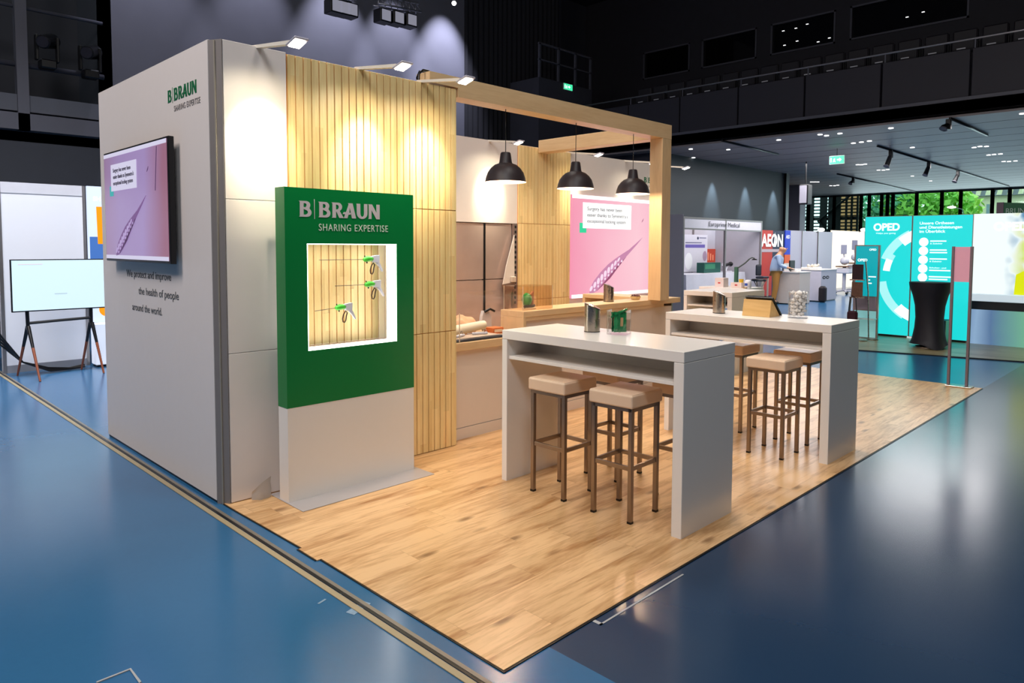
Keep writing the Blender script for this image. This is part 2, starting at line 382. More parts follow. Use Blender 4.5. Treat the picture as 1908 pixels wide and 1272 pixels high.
# wall above the balcony with control-room windows
wb = MB(); wins = [(11.34, 13.26), (8.9, 10.87), (6.43, 8.43), (2.99, 6.01)]
wb.box(20, 20.2, -10, 16, 4.8, 7.75).box(20, 20.2, -10, 16, 8.72, 11)
edges = [-10]+[v for w_ in wins[::-1] for v in w_]+[16]
for a, b2 in zip(edges[::2], edges[1::2]): wb.box(20, 20.2, a, b2, 7.75, 8.72)
wb.build('wall_balcony', mat('ribbed_black', '2A2830', .7, var=.2, nscale=5), kind='structure')
MB().box(16, 38, -10, 16, 11, 11.2).build('ceiling', hallblack, kind='structure')
for i, (a, b2) in enumerate(wins):
    f = MB()
    f.box(19.97, 20.03, a, a+.05, 7.75, 8.72).box(19.97, 20.03, b2-.05, b2, 7.75, 8.72).box(19.97, 20.03, a, b2, 7.75, 7.8).box(19.97, 20.03, a, b2, 8.67, 8.72)
    fo = f.build('window_%d' % (i+2), hallsteel, kind='structure')
    MB().box(20.05, 20.06, a+.05, b2-.05, 7.8, 8.67).build('pane', mat('dark_glass', '0A090C', .05, spec=.8), fo)
for k, (yy, zz) in enumerate([(8.05, 8.45), (7.65, 8.45), (7.3, 8.5), (8.0, 8.0), (7.6, 8.05), (6.95, 7.9), (6.62, 7.95), (4.5, 8.1), (4.1, 8.15)]):
    tag(MB().box(20.02, 20.045, yy-.035, yy+.035, zz-.008, zz+.008).build('small_lamp', mat('tiny_lamp', 'FFFFFF', em=1.6)), 'tiny white lamp glowing in the control room windows above the balcony', 'lamp', 'tiny lamps in the control room windows')
# technical platform left of balcony
pf = T('lighting_platform', 'dark raised platform with railings beside the stage curtain', 'platform', (14.9, 13.1, 0))
MB().box(13.7, 16.2, 12.6, 13.8, 0, 6.7).build('deck', hallblack, pf)
g = MB()
for x in (13.75, 14.6, 15.4, 16.15): g.box(x-.03, x+.03, 12.6, 12.66, 6.7, 7.7)
g.box(13.7, 16.2, 12.6, 12.65, 7.66, 7.72).box(13.7, 16.2, 12.6, 12.65, 7.2, 7.24)
g.build('railing', hallsteel, pf)
ex_em = mat('exit_green', '3CD89C', em=1.3)
def exit_sign(c, wv, label, s=.32, h=.16):
    c = Vector(c); t = T('exit_sign', label, 'sign', c)
    wv = Vector(wv).normalized(); n = wv.cross(Z); R = Matrix((wv, n, Z)).transposed()
    if c.z < 4.5: MB().cyl(c+Z*h*.5, (c.x, c.y, 4.5), .008, seg=6).build('hanger', black, t)
    MB().obox(c, s, .03, h, R, .004).build('housing', mat('exit_housing', 'D8E8E0', .4), t)
    MB().obox(c+n*.02, s*.94, .008, h*.88, R).build('lit_face', ex_em, t)
    O = c+n*.026-wv*s*.4-Z*h*.25
    m = mat('exit_white', 'F4FFFA', em=2.2)
    shape([[(0, .0), (.12, .0), (.12, .6), (0, .6)]], 'door_symbol', m, t, O, wv, Z, scale=h*.85)
    shape([[(.3, .0), (.38, .0), (.5, .2), (.56, 0), (.66, 0), (.58, .3), (.62, .45), (.5, .5), (.36, .3), (.42, .26)]], 'runner_symbol', m, t, O, wv, Z, scale=h*.85)
    shape([[(.9, .2), (1.2, .2), (1.2, .05), (1.5, .3), (1.2, .55), (1.2, .4), (.9, .4)]], 'arrow_symbol', m, t, O, wv, Z, scale=h*.85)
    return t
exit_sign((15.0, 12.585, 6.60), X, 'small glowing green exit sign on the dark platform above the wooden beam', .42, .2)
# foyer under the balcony
MB().box(16.4, 24.7, 10, 10.2, 0, 4.6).build('wall_foyer', mat('foyer_grey', '282F35', .6, var=.06, nscale=1.5), kind='structure')
MB().box(16.2, 16.4, 10, 14.2, 0, 4.6).build('wall_foyer_side', hallblack, kind='structure')
MB().box(24.7, 24.95, 9.9, 10.25, 0, 4.6).build('trim_2', black, kind='structure')
cm = mat('ceiling_slats', '847C7E', .5, var=.05)
k = 0; x = BX+.2
while x < 37.8:
    MB().box(x, min(x+1.16, 38), -10, 16, 4.5, 4.55).build('ceiling', cm, kind='structure'); x += 1.2; k += 1
MB().box(BX+.2, 38, -10, 16, 4.57, 4.6).build('ceiling', black, kind='structure')
dl = mat('downlight', 'FFFFFF', em=4)
cl = [(1357, 279), (1451, 261), (1287, 278), (1540, 253), (1565, 249), (1528, 251), (1590, 267), (1605, 265), (1620, 263), (1660, 239), (1700, 275), (1598, 307), (1605, 307), (1612, 306), (1637, 317), (1646, 317), (1654, 316), (1815, 275), (1826, 273), (1838, 273), (1842, 289), (1852, 288), (1864, 287), (1870, 301), (1880, 301), (1892, 300), (1700, 328), (1734, 337), (1270, 297), (1281, 295), (1292, 294), (1512, 339), (1518, 339), (1524, 339), (1548, 346), (1555, 346), (1561, 345), (1905, 212), (1197, 288), (1207, 287), (1217, 286)]
for px, py in cl:
    p = P(px, py, 'z', 4.49)
    if p.x < 37 and p.x > 15.8:
        tag(MB().cyl((p.x, p.y, 4.485), (p.x, p.y, 4.4995), .055, seg=16).build('downlight', dl), 'small white recessed downlight in the slatted foyer ceiling', 'ceiling light', 'downlights in the foyer ceiling')
exit_sign((19.0, 5.9, 4.18), -Y, 'bright green hanging exit sign under the foyer ceiling left of the track lights', .42, .24)
exit_sign((23.5, 1.9, 4.12), -Y, 'green hanging exit sign under the foyer ceiling at the right edge', .34, .2)
# ceiling tracks with spotlights
def track(p0, p1, label, spots, extra=True):
    a = P(*p0, 'z', 4.471); b2 = P(*p1, 'z', 4.471)
    t = T('lighting_track', label, 'light track', a)
    MB().tube([a, b2], .03, 4).build('rail', black, t)
    return a, b2
for p0, p1, lb in [((1635, 272), (1880, 347), 'long black lighting track on the foyer ceiling carrying three spotlights'), ((1770, 220), (1840, 252), 'short black lighting track slot at the upper edge of the foyer ceiling'),
                   ((1560, 324), (1710, 358), 'thin black lighting track near the far foyer windows'), ((1345, 262), (1450, 288), 'black lighting track slot above the dark foyer wall')]:
    track(p0, p1, lb, [])
def spotlight(px, py, L, label):
    p = P(px, py, 'z', 4.45); t = T('track_spotlight', label, 'spotlight', p, 0, 'spotlights under the foyer ceiling')
    MB().box(p.x-.05, p.x+.05, p.y-.05, p.y+.05, p.z-.22, p.z, .01).build('bracket', black, t)
    e = p+Vector((-.12, .06, -.10-L*.62)); MB().cyl(p+Vector((.02, 0, -.12)), e, .055, .075, 14).build('lamp_head', black, t)
    MB().cyl(e, e+Vector((-.015, .008, -.03)), .075, .085, 14).build('lens_ring', hallsteel, t)
spotlight(1660, 279.7, .55, 'first black cylinder spotlight hanging on the long ceiling track')
spotlight(1731, 301.4, .5, 'middle black cylinder spotlight hanging on the long ceiling track')
spotlight(1785, 317.9, .45, 'third black cylinder spotlight hanging on the long ceiling track, nearest the windows')
spotlight(1768, 222, .15, 'black spotlight with bracket at the upper left end of the short ceiling track')
spotlight(1590, 331, .2, 'small black spotlight on the thin far track above the lattice facade')
# hanging loudspeaker
sp0 = Vector((21.6, 7.85, 3.1)); t = T('hanging_loudspeaker', 'dark loudspeaker box with pale front hanging from the foyer ceiling', 'loudspeaker', sp0)
MB().box(21.4, 21.75, 7.7, 8.0, 3.1, 3.75, .02).build('cabinet', black, t)
MB().box(21.37, 21.4, 7.74, 7.97, 3.14, 3.71, .005).build('front_grille', mat('pale_grille', 'A8A6B4', .5), t)
MB().cyl((21.57, 7.85, 3.74), (21.57, 7.85, 4.5), .02).build('hanger', black, t)
# window wall
fr = mat('window_frame', '10181C', .5)
MB().box(38, 38.2, -10, 16, 0, .5).box(38, 38.2, -10, 16, 4.5, 11).build('wall_windows', fr, kind='structure')
wy = [(16, 14.2, 0), (14.0, 12.6, 0), (12.3, 10.7, 0)]
ywin = [P(px, 380, 'x', 38).y for px in (1462, 1492, 1507, 1555, 1605, 1620, 1643, 1654, 1664, 1708, 1755, 1790, 1849, 1881, 1915)]
for i in range(len(ywin)-1):
    a, b2 = ywin[i+1], ywin[i]
    f = MB().box(37.9, 38.05, a-.07, a+.07, .5, 4.5).box(37.9, 38.05, b2-.07, b2+.07, .5, 4.5).box(37.9, 38.05, a, b2, .5, .6).box(37.9, 38.05, a, b2, 4.42, 4.5)
    fo = f.build('window_%d' % (10+i), fr, kind='structure')
    MB().box(38.0, 38.01, a+.07, b2-.07, .6, 4.42).build('pane', thin_glass('window_glass', .03, 'ECFFFB'), fo)
MB().box(38, 38.2, -10, ywin[-1], .5, 4.5).box(38, 38.2, ywin[0], 16, .5, 4.5).build('wall_windows', fr, kind='structure')
MB().box(30, 30.6, 11.6, 12.3, 0, 4.5).build('trim_3', mat('column_grey', '6A6C80', .6), kind='structure')
# lattice facade standing outside
lat = T('lattice_facade', 'dark steel lattice facade with bracing seen through the far left windows', 'facade', (40, 13, 0))
b = MB()
y0, y1 = P(1600, 380, 'x', 40).y, P(1462, 380, 'x', 40).y
z = .2; i = 0
while z < 5.5:
    big = i % 8 == 0
    b.box(40, 40.1, y0, y1, z, z+(.18 if big else .07)); z += .19; i += 1
yy = y0
while yy < y1: b.box(39.95, 40.05, yy, yy+(.3 if random.random() < .3 else .1), 0, 5.6); yy += random.uniform(.28, .5)
b.build('grid', mat('lattice_black', '0B1214', .6), lat)
b = MB(); b.tube([(39.9, y0+.2, 4.8), (39.9, y0+2.2, 3.2), (39.9, y0+.3, 1.2)], .07, 6)
b.build('brace', mat('lattice_black', '0B1214', .6), lat)
tag(MB().box(44, 44.4, P(1600, 380, 'x', 44).y, P(1566, 380, 'x', 44).y, -.1, 5.2).build('orange_facade', mat('orange_brick', 'E0A068', .7)), 'orange wall outside behind the lattice facade', 'building')
# trees and houses outside
leaf = [mat('leaf_a', '8CD04C', .6, var=.4, nscale=3), mat('leaf_b', '64B488', .6, var=.4, nscale=3), mat('leaf_c', 'B8DC68', .6, var=.4, nscale=3)]
def tree(px, Xd, r, m, label, h=6.5):
    p = P(px, 380, 'x', Xd); t = T('tree', label, 'tree', (p.x, p.y, 0), 0, 'trees outside the windows')
    MB().tube([(p.x, p.y, 0), (p.x+.1, p.y, 2), (p.x, p.y+.1, 4)], [.25, .2, .12], 8).build('trunk', mat('bark', '5A4636', .8), t)
    rr = random.Random(px); b = MB()
    for i in range(900):
        a, zc = rr.uniform(0, 2*PI), rr.uniform(-1, 1); q = math.sqrt(1-zc*zc); k = r*rr.uniform(.6, 1.05)
        c = Vector((p.x+math.cos(a)*q*k, p.y+math.sin(a)*q*k, h*.55+zc*k*1.15)); s_ = rr.uniform(.16, .34)
        u = Vector((rr.uniform(-1, 1), rr.uniform(-1, 1), rr.uniform(-1, 1))).normalized(); v = u.orthogonal().normalized()
        vs = [b.bm.verts.new(c+u*s_), b.bm.verts.new(c+v*s_*.6), b.bm.verts.new(c-u*s_), b.bm.verts.new(c-v*s_*.6)]; b.bm.faces.new(vs)
    b.build('foliage', m, t)
tree(1640, 47, 1.9, leaf[1], 'blue green tree seen through the narrow panes left of the board')
tree(1692, 48, 2.3, leaf[0], 'bright green leafy tree in the window above the cyan board')
tree(1738, 47, 2.2, leaf[0], 'dense mid green tree right of the bright one outside the window')
tree(1777, 50, 1.7, leaf[2], 'yellow green tree beside the pale houses outside the window')
hy = [(1795, 1850), (1852, 1912)]
for i, (a, b2) in enumerate(hy):
    ya, yb = P(b2, 380, 'x', 60).y, P(a, 380, 'x', 60).y
    hs = T('apartment_house', ['pale yellow house with slate roof right of the trees outside the window', 'pale yellow house with slate roof at the right edge outside the window'][i], 'building', (62, (ya+yb)/2, 0))
    MB().box(60, 66, ya, yb, -.1, 5.5).build('wall', mat('house_wall', 'E8DDB4', .7, var=.1), hs)
    MB().prism([(59.6, ya, 5.5), (66.4, ya, 5.5), (63, ya, 7.1)], (0, yb-ya, 0)).build('roof', mat('slate', '5E6068', .7), hs)
    k = (yb-ya)/3
    for j in range(3):
        MB().box(59.95, 60.02, ya+k*j+k*.3, ya+k*j+k*.62, 3.5, 4.9).build('window', mat('house_window', '8A9AA0', .2), hs)
        MB().prism([(59.7, ya+k*j+k*.2, 5.5), (59.7, ya+k*j+k*.75, 5.5), (59.7, ya+k*j+k*.47, 6.2)], (1.2, 0, 0)).build('dormer', mat('house_wall', 'E8DDB4', .7), hs)
MB().box(38.2, 120, -60, 60, -.3, -.1).build('ground', mat('asphalt', '6F7A7A', .8), kind='structure')

# gallery at the upper left
gl = T('gallery_front', 'dark steel gallery front with posts and pipe rails at the upper left', 'gallery', (1, 13.8, 3.75))
MB().box(-9, 2.45, 13.7, 13.98, 3.78, 4.08).build('beam', hallsteel, gl)
MB().box(-9, 2.45, 13.75, 13.95, 4.12, 4.42).build('fascia', mat('gallery_fascia', '50525C', .6), gl)
MB().tube([(-9, 13.85, 6.02), (2.45, 13.85, 6.02)], .035).build('handrail', hallsteel, gl)
MB().tube([(-9, 13.85, 4.98), (2.45, 13.85, 4.98)], .05).build('mid_rail', hallblack, gl)
for x in (1.08, -1.6): MB().box(x-.09, x+.09, 13.7, 13.9, 3.78, 8.5).build('post', hallsteel, gl)
def moving(x, z, label):
    t = T('moving_head_light', label, 'stage light', (x, 13.6, z-.3), 0, 'stage lights on the upper left gallery')
    MB().box(x-.13, x+.13, 13.48, 13.72, z-.5, z-.34, .02).build('base', black, t)
    for u in (-.19, .14): MB().box(x+u, x+u+.05, 13.54, 13.66, z-.36, z+.1, .01).build('yoke_arm', black, t)
    MB().cyl((x+.12, 13.75, z+.06), (x-.1, 13.4, z-.06), .14, .12, 18).build('lamp_head', black, t)
    MB().cyl((x-.1, 13.4, z-.06), (x-.115, 13.376, z-.068), .10, .10, 18).build('lens', mat('lens', '50505C', .08, metal=.7), t)
moving(1.45, 5.42, 'round black stage light left of the other on the gallery')
moving(2.15, 5.36, 'smaller looking black stage light nearest the grey wall on the gallery')
# trusses with stage lights over the side wall
def truss(px0, py0, px1, py1, label):
    a, b2 = P(px0, py0, 'y', 12.2), P(px1, py1, 'y', 12.2); t = T('lighting_truss', label, 'lighting truss', a)
    d = (b2-a); n = 7; s_ = .22; b = MB()
    for oy, oz in ((0, 0), (s_, 0), (s_/2, .22)): b.tube([a+Vector((0, oy, oz)), b2+Vector((0, oy, oz))], .022, 6)
    for i in range(n):
        p = a+d*i/n; q = a+d*(i+1)/n
        b.tube([p, q+Vector((0, s_, 0))], .012, 5).tube([p, (p+q)/2+Vector((0, s_/2, .22)), q], .012, 5)
    b.build('frame', mat('truss_alu', '9A9AA4', .35, metal=.8), t)
    for k in (.12, .42, .72):
        p = a+d*k; MB().box(p.x-.16, p.x+.16, p.y-.1, p.y+.2, p.z-.42, p.z-.12, .01).build('flood_lamp', black, t)
        MB().box(p.x-.12, p.x+.12, p.y-.115, p.y-.10, p.z-.39, p.z-.15).build('flood_face', mat('flood_face', 'C8C8DC', em=.35), t)
    return t
truss(705, 6, 785, 22, 'aluminium lighting truss with flood lamps near the top centre')
truss(618, -12, 665, 0, 'aluminium lighting truss end with lamps left of the other truss at the top edge')
p = P(846, 6, 'y', 12.5); tag(MB().ball(p, .06).build('ceiling_spot', mat('bright_spot', 'FFFFFF', em=6)), 'single bright round lamp at the top edge beside the truss', 'lamp')

# ================================================================= BRAND BOOTH
bf = T('booth_floor', 'light oak plank vinyl floor of the booth with thin dark edge', 'floor covering', (4, 2.5, 0))
out = [(0, 0), (8.07, 0), (8.07, 5.0), (-.02, 5.0), (-.02, 2.5), (.0, 1.62), (-.02, 1.62), (-.02, 1.42), (.005, 1.42)]
MB().prism([(x, y, .002) for x, y in out], (0, 0, .006)).build('planks', floorwood, bf)
MB().prism([(x+(-.008 if x < 4 else .008), y+(-.01 if y < 1 else .008), .0005) for x, y in out], (0, 0, .004)).build('edge', black, bf)
ch = T('floor_channel', 'brass and aluminium cable channel strip in the floor along the booth side', 'floor strip', (-.14, 5, 0))
MB().box(-.160, -.128, -8, 12.5, .001, .005).build('brass_strip', mat('brass_strip', 'A89878', .5, metal=.1), ch)
MB().box(-.105, -.085, -8, 12.5, .001, .005).build('steel_strip', mat('steel_strip', '8C8478', .4, metal=.4), ch)
MB().box(-.122, -.108, -8, 12.5, .001, .004).build('slot', black, ch)
tape = mat('white_tape', 'A8A8A8', .6)
tag(MB().box(.55, .57, -.06, -.0125, .001, .002).box(.55, 1.25, -.06, -.05, .001, .002).build('tape_mark', tape), 'thin white tape angle on the navy floor at the booth edge', 'tape mark')
a = P(180, 1272, 'z', .001); b2 = P(243, 1247, 'z', .001); c3 = P(262, 1272, 'z', .001)
tag(MB().tube([a, b2, c3], .006, 4).build('tape_mark', tape), 'white tape angle on the blue floor at the bottom left', 'tape mark')
for i, (px, py, l, wd, an) in enumerate([(668, 1132, .12, .05, .3), (640, 1104, .05, .01, .2), (600, 1120, .05, .012, .3)]):
    p = P(px, py, 'z', .0015); R = Matrix.Rotation(an, 3, 'Z')
    tag(MB().obox(p, l, wd, .001, R).build('tape_residue', mat('residue', '7E9AB0', .6, var=.4, nscale=60)), ['pale rectangular tape residue on the blue floor near the channel', 'small pale scuff on the blue floor above the tape residue', 'tiny pale scuff on the blue floor left of the tape residue'][i], 'floor mark')

# side wall (facing the aisle at left)
H = 3.0
sw = T('booth_side_wall', 'white booth side wall with green logo, slogan and mounted screen', 'partition wall', (-.02, 3.8, 0))
MB().box(-.046, .0, 2.66, 4.985, .02, 2.0).build('lower_panel', wallw, sw)
MB().box(-.046, .0, 2.66, 4.985, 2.0, H).build('upper_panel', wallw, sw)
MB().box(-.04, .0, 2.66, 4.98, 0, .02).build('shadow_gap', black, sw)
# corner profile
cp = T('corner_profile', 'grey aluminium corner profile at the front edge of the booth', 'profile', (-.02, 2.61, 0))
MB().prism([(-.044, 2.655, 0), (-.004, 2.655, 0), (.012, 2.575, 0), (.004, 2.566, 0)], (0, 0, 2.995)).build('post', mat('grey_profile', '8A8380', .5, metal=.3), cp)
MB().prism([(-.030, 2.612, 0), (-.016, 2.620, 0), (-.012, 2.612, 0), (-.026, 2.604, 0)], (0, 0, 2.99)).build('groove', mat('groove_light', 'B0A89A', .4, metal=.5), cp)
# front wall
fwl = T('booth_front_wall', 'white front wall panel of the booth at the left corner', 'partition wall', (.25, 2.6, 0))
for z0, z1 in ((.012, .992), (.995, 1.992), (1.995, 2.995)):
    MB().box(.012, .439, 2.567, 2.61, z0, z1, .002).build('panel', wallw, fwl)
MB().box(.02, 1.94, 2.61, 2.65, 0, 2.98).build('back_panel', wallw, fwl)
def slats(x0, x1, y, z0, z1, pitch, label, end=None):
    t = T('slat_panel', label, 'wood panelling', ((x0+x1)/2, y, z0), 0, None)
    b = MB(); n = round((x1-x0)/pitch); pt = (x1-x0)/n
    for i in range(n): b.box(x0+i*pt+.004, x0+(i+1)*pt-.004, y-.018, y-.004, z0+.003, z1-.003, .0015)
    t2 = b.build('slats', slatwood, t)
    MB().box(x0, x1, y-.006, y+.012, z0, z1).build('backing', mat('slat_backing', 'D08C48', .6), t)
    return t
for z0, z1, lb in ((.01, .99, 'bottom'), (.99, 1.99, 'middle'), (1.99, 2.99, 'top')):
    slats(.45, 1.95, 2.59, z0, z1, .0605, 'vertical maple slat panel, %s tier of the front wall behind the green totem' % lb)
    slats(4.62, 5.655, 4.50, z0, z1, .0605, 'vertical maple slat panel, %s tier of the rear wall beside the pink screen' % lb)
# rear wall
rw = T('booth_rear_wall', 'white rear wall of the booth above and around the niche', 'partition wall', (5, 4.55, 0))
MB().box(0, 4.62, 4.50, 4.56, 1.985, H).build('upper_panel', wallw, rw)
MB().box(0, 4.62, 4.56, 4.60, 0, 1.985).build('niche_back', wallw, rw)
MB().box(4.62, 5.66, 4.515, 4.56, 0, H).build('centre_panel', wallw, rw)
MB().box(5.66, 8.05, 4.50, 4.56, 0, H).build('right_panel', wallw, rw)
MB().box(0, 8.05, 4.60, 4.985, H-.05, H-.02).box(0, 8.05, 4.94, 4.985, 0, H-.05).box(8.0, 8.05, 4.56, 4.94, 0, H-.05).build('back_store', wallw, rw)
# niche: brushed panels, slotted rail
nt_ = mat('brushed_taupe', 'C6B0A6', .22, metal=.35, var=.1, nscale=5)
np_ = T('niche_panels', 'pair of glossy taupe panels in the niche above the low counter', 'panel', (3.6, 4.52, .86))
MB().box(2.6, 4.05, 4.52, 4.55, 1.285, 1.975).build('panel', nt_, np_); MB().box(4.065, 4.53, 4.52, 4.55, 1.285, 1.975).build('panel', nt_, np_)
MB().box(2.6, 4.05, 4.52, 4.55, .2, 1.275).build('panel', nt_, np_); MB().box(4.065, 4.53, 4.52, 4.55, .2, 1.275).build('panel', nt_, np_)
MB().box(4.045, 4.068, 4.505, 4.55, .2, 1.975).build('joint', black, np_)
rl = T('slotted_rail', 'vertical slotted metal rail beside the rear slat panel', 'rail', (4.58, 4.5, .9))
MB().box(4.54, 4.615, 4.49, 4.52, .2, 1.98).build('rail', mat('rail_taupe', '9A8680', .4, metal=.5), rl)
b = MB(); z = .95
while z < 1.95: b.box(4.562, 4.592, 4.486, 4.492, z, z+.035, .004); z += .065
b.build('slots', black, rl)

# logo
def logo(parent, O, Rv, w_, mm, m2=None, sub=None, bold=True, label=None):
    """two-part wordmark and its tagline; w_ = cap height"""
    Bo = [(0, 0), (.52, 0)]+arc(.55, .28, .32, .28, -90, 55)+arc(.5, .75, .29, .25, -35, 90)+[(0, 1), (.06, .93), (.06, .07)]
    Bi = [[(.32, .14), (.50, .14)]+arc(.48, .29, .14, .13, -80, 60, 6)+[(.32, .5)], [(.32, .62), (.44, .60)]+arc(.42, .74, .11, .12, -60, 80, 6)+[(.32, .87)]]
    Ro = [(0, 0), (.32, 0), (.32, .40), (.36, .40), (.56, 0), (.90, 0), (.60, .46)]+arc(.50, .73, .28, .27, -50, 90)+[(0, 1), (.06, .93), (.06, .07)]
    Ri = [(.32, .56), (.42, .56)]+arc(.41, .71, .12, .15, -70, 80, 6)+[(.32, .87)]
    Ao = [(.10, 0), (.38, 0), (.46, .24), (.60, .24), (.66, .37), (.52, .37), (.56, .72), (.72, 0), (1.05, 0), (.78, 1), (.42, 1), (.48, .93), (.28, .40), (.1, .40), (.02, .26), (.20, .26)]
    Uo = [(0, 1), (.30, 1), (.30, .35)]+arc(.45, .33, .14, .2, 180, 360, 8)+[(.60, 1), (.86, 1), (.86, .38)]+arc(.44, .36, .42, .38, 0, -180, 12)[1:]+[(.02, .93)]
    No = [(0, 0), (.27, 0), (.27, .60), (.66, 0), (.93, 0), (.93, 1), (.68, 1), (.68, .42), (.32, 1), (0, 1), (.05, .93), (.05, .07)]
    O = Vector(O); x = 0
    sx = 1.0
    shape([Bo]+Bi, 'logo_letter', mm, parent, O, Rv, Z, scale=w_); 
    shape([[(1.06, -.12), (1.10, -.12), (1.10, 1.14), (1.06, 1.14)]], 'logo_bar', mm, parent, O, Rv, Z, scale=w_)
    for dx, lp in ((1.36, [Bo]+Bi), (2.32, [Ro, Ri]), (3.12, [Ao]), (4.20, [Uo]), (5.12, [No])):
        shape(lp, 'logo_letter', mm, parent, O+Vector(Rv)*dx*w_, Rv, Z, scale=w_)
    if sub: text('SHARING EXPERTISE', w_*.47, 'tagline', sub, parent, O+Vector(Rv)*1.36*w_-Z*w_*.86, Rv, Z, width=w_*5.35, space=1.15)
logo(sw, (-.046, 3.36, 2.695), -Y, .085, dgreen, sub=mat('tagline_grey', '77706E', .6))
for i, (s_, y0, z0, wd) in enumerate([('We protect and improve', 4.36, 1.47, .98), ('the health of people', 4.08, 1.34, .84), ('around the world.', 4.24, 1.205, .66)]):
    text(s_, .058, 'slogan_line', dgrey, sw, (-.046, y0, z0-.03), -Y, Z, bold=.004, width=wd)
logo(rw, (7.44, 4.50, 2.70), X, .085, dgreen, sub=mat('tagline_grey', '77706E', .6))

# pink screen content
def screen_art(parent, O, Rv, W, Hh, k, base):
    Rv = Vector(Rv); N = Rv.cross(Z); O = Vector(O)
    wm = mat('screen_white_'+k, 'FFFFFF' if k == 'wall' else 'DCD8F0', em=1.15 if k == 'wall' else .75)
    txt = mat('screen_text_'+k, '6A6A72' if k == 'wall' else '4A4458', em=.6)
    aqua = mat('screen_aqua_'+k, '35D8A0' if k == 'wall' else '40B0B0', em=.8)
    mv = mat('screen_mauve_'+k, 'CE8CB4' if k == 'wall' else '7E5C90', em=.8)
    dm = mat('screen_dark_mauve_'+k, 'A0527C' if k == 'wall' else '533860', em=.7)
    lm = mat('screen_light_mauve_'+k, 'F3D9F0' if k == 'wall' else 'B4A0CC', em=.9)
    def q(x, y): return O+Rv*x*W+Z*y*Hh
    def rect(nm, x0, y0, x1, y1, m, th=.001): shape([[(x0*W, y0*Hh), (x1*W, y0*Hh), (x1*W, y1*Hh), (x0*W, y1*Hh)]], nm, m, parent, O, Rv, Z, thick=th)
    rect('image_border', 0, 0, 1, .035, wm); rect('image_border', 0, .965, 1, 1, wm)
    wa = k == 'wall'
    bx0, bx1, by0, by1 = (.10, .60, .68, .93) if wa else (.13, .56, .64, .89)
    rect('aqua_square', bx0-.03, by0-.045, bx0+.035, by0+.05, aqua, .0012)
    rect('text_box', bx0, by0, bx1, by1, wm, .002)
    for i, s_ in enumerate(('Surgery has never been', "easier thanks to Symmetra's", 'exceptional locking system')):
        text(s_, .037*Hh, 'caption_line', txt, parent, q(bx0+.04, by1-.075-i*.06), Rv, Z, bold=.012, width=(.36, .42, .40)[i]*W*(1 if wa else .84), thick=.003)
    # instrument jaw
    ax = [(.17, .03), (.735, .60)] if wa else [(.19, .03), (.70, .56)]
    L = [(0, 0), (.04, .045), (.12, .075), (.24, .09), (.38, .09), (.52, .07), (.64, .045), (.74, .022), (.88, .010), (1, 0), (.88, -.010), (.74, -.014), (.62, -.018), (.5, -.035), (.34, -.055), (.18, -.05), (.06, -.03)]
    import math as _m
    dx, dy = (ax[1][0]-ax[0][0])*W, (ax[1][1]-ax[0][1])*Hh; ln = _m.hypot(dx, dy); ux, uy = dx/ln, dy/ln
    f = lambda a, b2: (ax[0][0]*W+ux*a*ln-uy*b2*ln*.9, ax[0][1]*Hh+uy*a*ln+ux*b2*ln*.9)
    shape([[f(*p_) for p_ in L]], 'instrument_jaw', mv, parent, O, Rv, Z, thick=.002)
    shape([[f(*p_) for p_ in [(.10, -.042), (.34, -.055), (.5, -.035), (.66, -.018), (.5, -.012), (.30, -.03)]]], 'jaw_shadow_side', dm, parent, O, Rv, Z, thick=.003)
    for i in range(9):
        a = .05+i*.062; h_ = [.024, .03, .034, .036, .036, .034, .03, .024, .017][i]
        shape([[f(a+.026*_m.cos(t)+.012*_m.sin(t), .032+h_*.85*_m.sin(t)) for t in [j*PI/6 for j in range(12)]]], 'jaw_tooth', lm, parent, O, Rv, Z, thick=.003)
        shape([[f(a+.034+.014*_m.cos(t), -.012+.013*_m.sin(t)) for t in [j*PI/4 for j in range(8)]]], 'jaw_tooth', lm, parent, O, Rv, Z, thick=.0035)
    if k == 'tv': shape([[f_ for f_ in [(.835*W, .59*Hh), (.84*W, .59*Hh), (.872*W, .955*Hh), (.866*W, .955*Hh)]]], 'thread', dm, parent, O, Rv, Z, thick=.002)
    shape([[(.72*W, .76*Hh), (.735*W, .775*Hh), (.745*W, .805*Hh), (.735*W, .79*Hh)]], 'needle', dm, parent, O, Rv, Z, thick=.002)
def gradmat(name, cols, axis, lo, hi, em):
    """a picture shown by a lit display: colour ramp along an axis of the panel"""
    m = bpy.data.materials.new(name); m.use_nodes = True; nt = m.node_tree; b = nt.nodes['Principled BSDF']
    tc = nd(nt, 'ShaderNodeTexCoord'); sp = nd(nt, 'ShaderNodeSeparateXYZ'); nt.links.new(tc.outputs['Object'], sp.inputs[0])
    mr = nd(nt, 'ShaderNodeMapRange'); mr.inputs[1].default_value = lo; mr.inputs[2].default_value = hi
    no = nd(nt, 'ShaderNodeTexNoise'); no.inputs['Scale'].default_value = 1.3; nt.links.new(tc.outputs['Object'], no.inputs['Vector'])
    nt.links.new(sp.outputs['xyz'.index(axis)], mr.inputs[0])
    rp = nd(nt, 'ShaderNodeValToRGB'); e = rp.color_ramp.elements
    for i, (p_, c) in enumerate(cols):
        el = e[i] if i < 2 else e.new(p_); el.position = p_; el.color = srgb(c)
    nt.links.new(mth(nt, 'ADD', mr.outputs[0], mth(nt, 'MULTIPLY', mth(nt, 'SUBTRACT', no.outputs['Fac'], .5), .2)), rp.inputs[0])
    nt.links.new(rp.outputs[0], b.inputs['Emission Color']); b.inputs['Emission Strength'].default_value = em
    b.inputs['Base Color'].default_value = (.02, .02, .02, 1); b.inputs['Roughness'].default_value = .3
    return m
ls = T('pink_wall_screen', 'large lit pink display of a surgical instrument on the rear wall', 'display', (6.8, 4.47, .97))
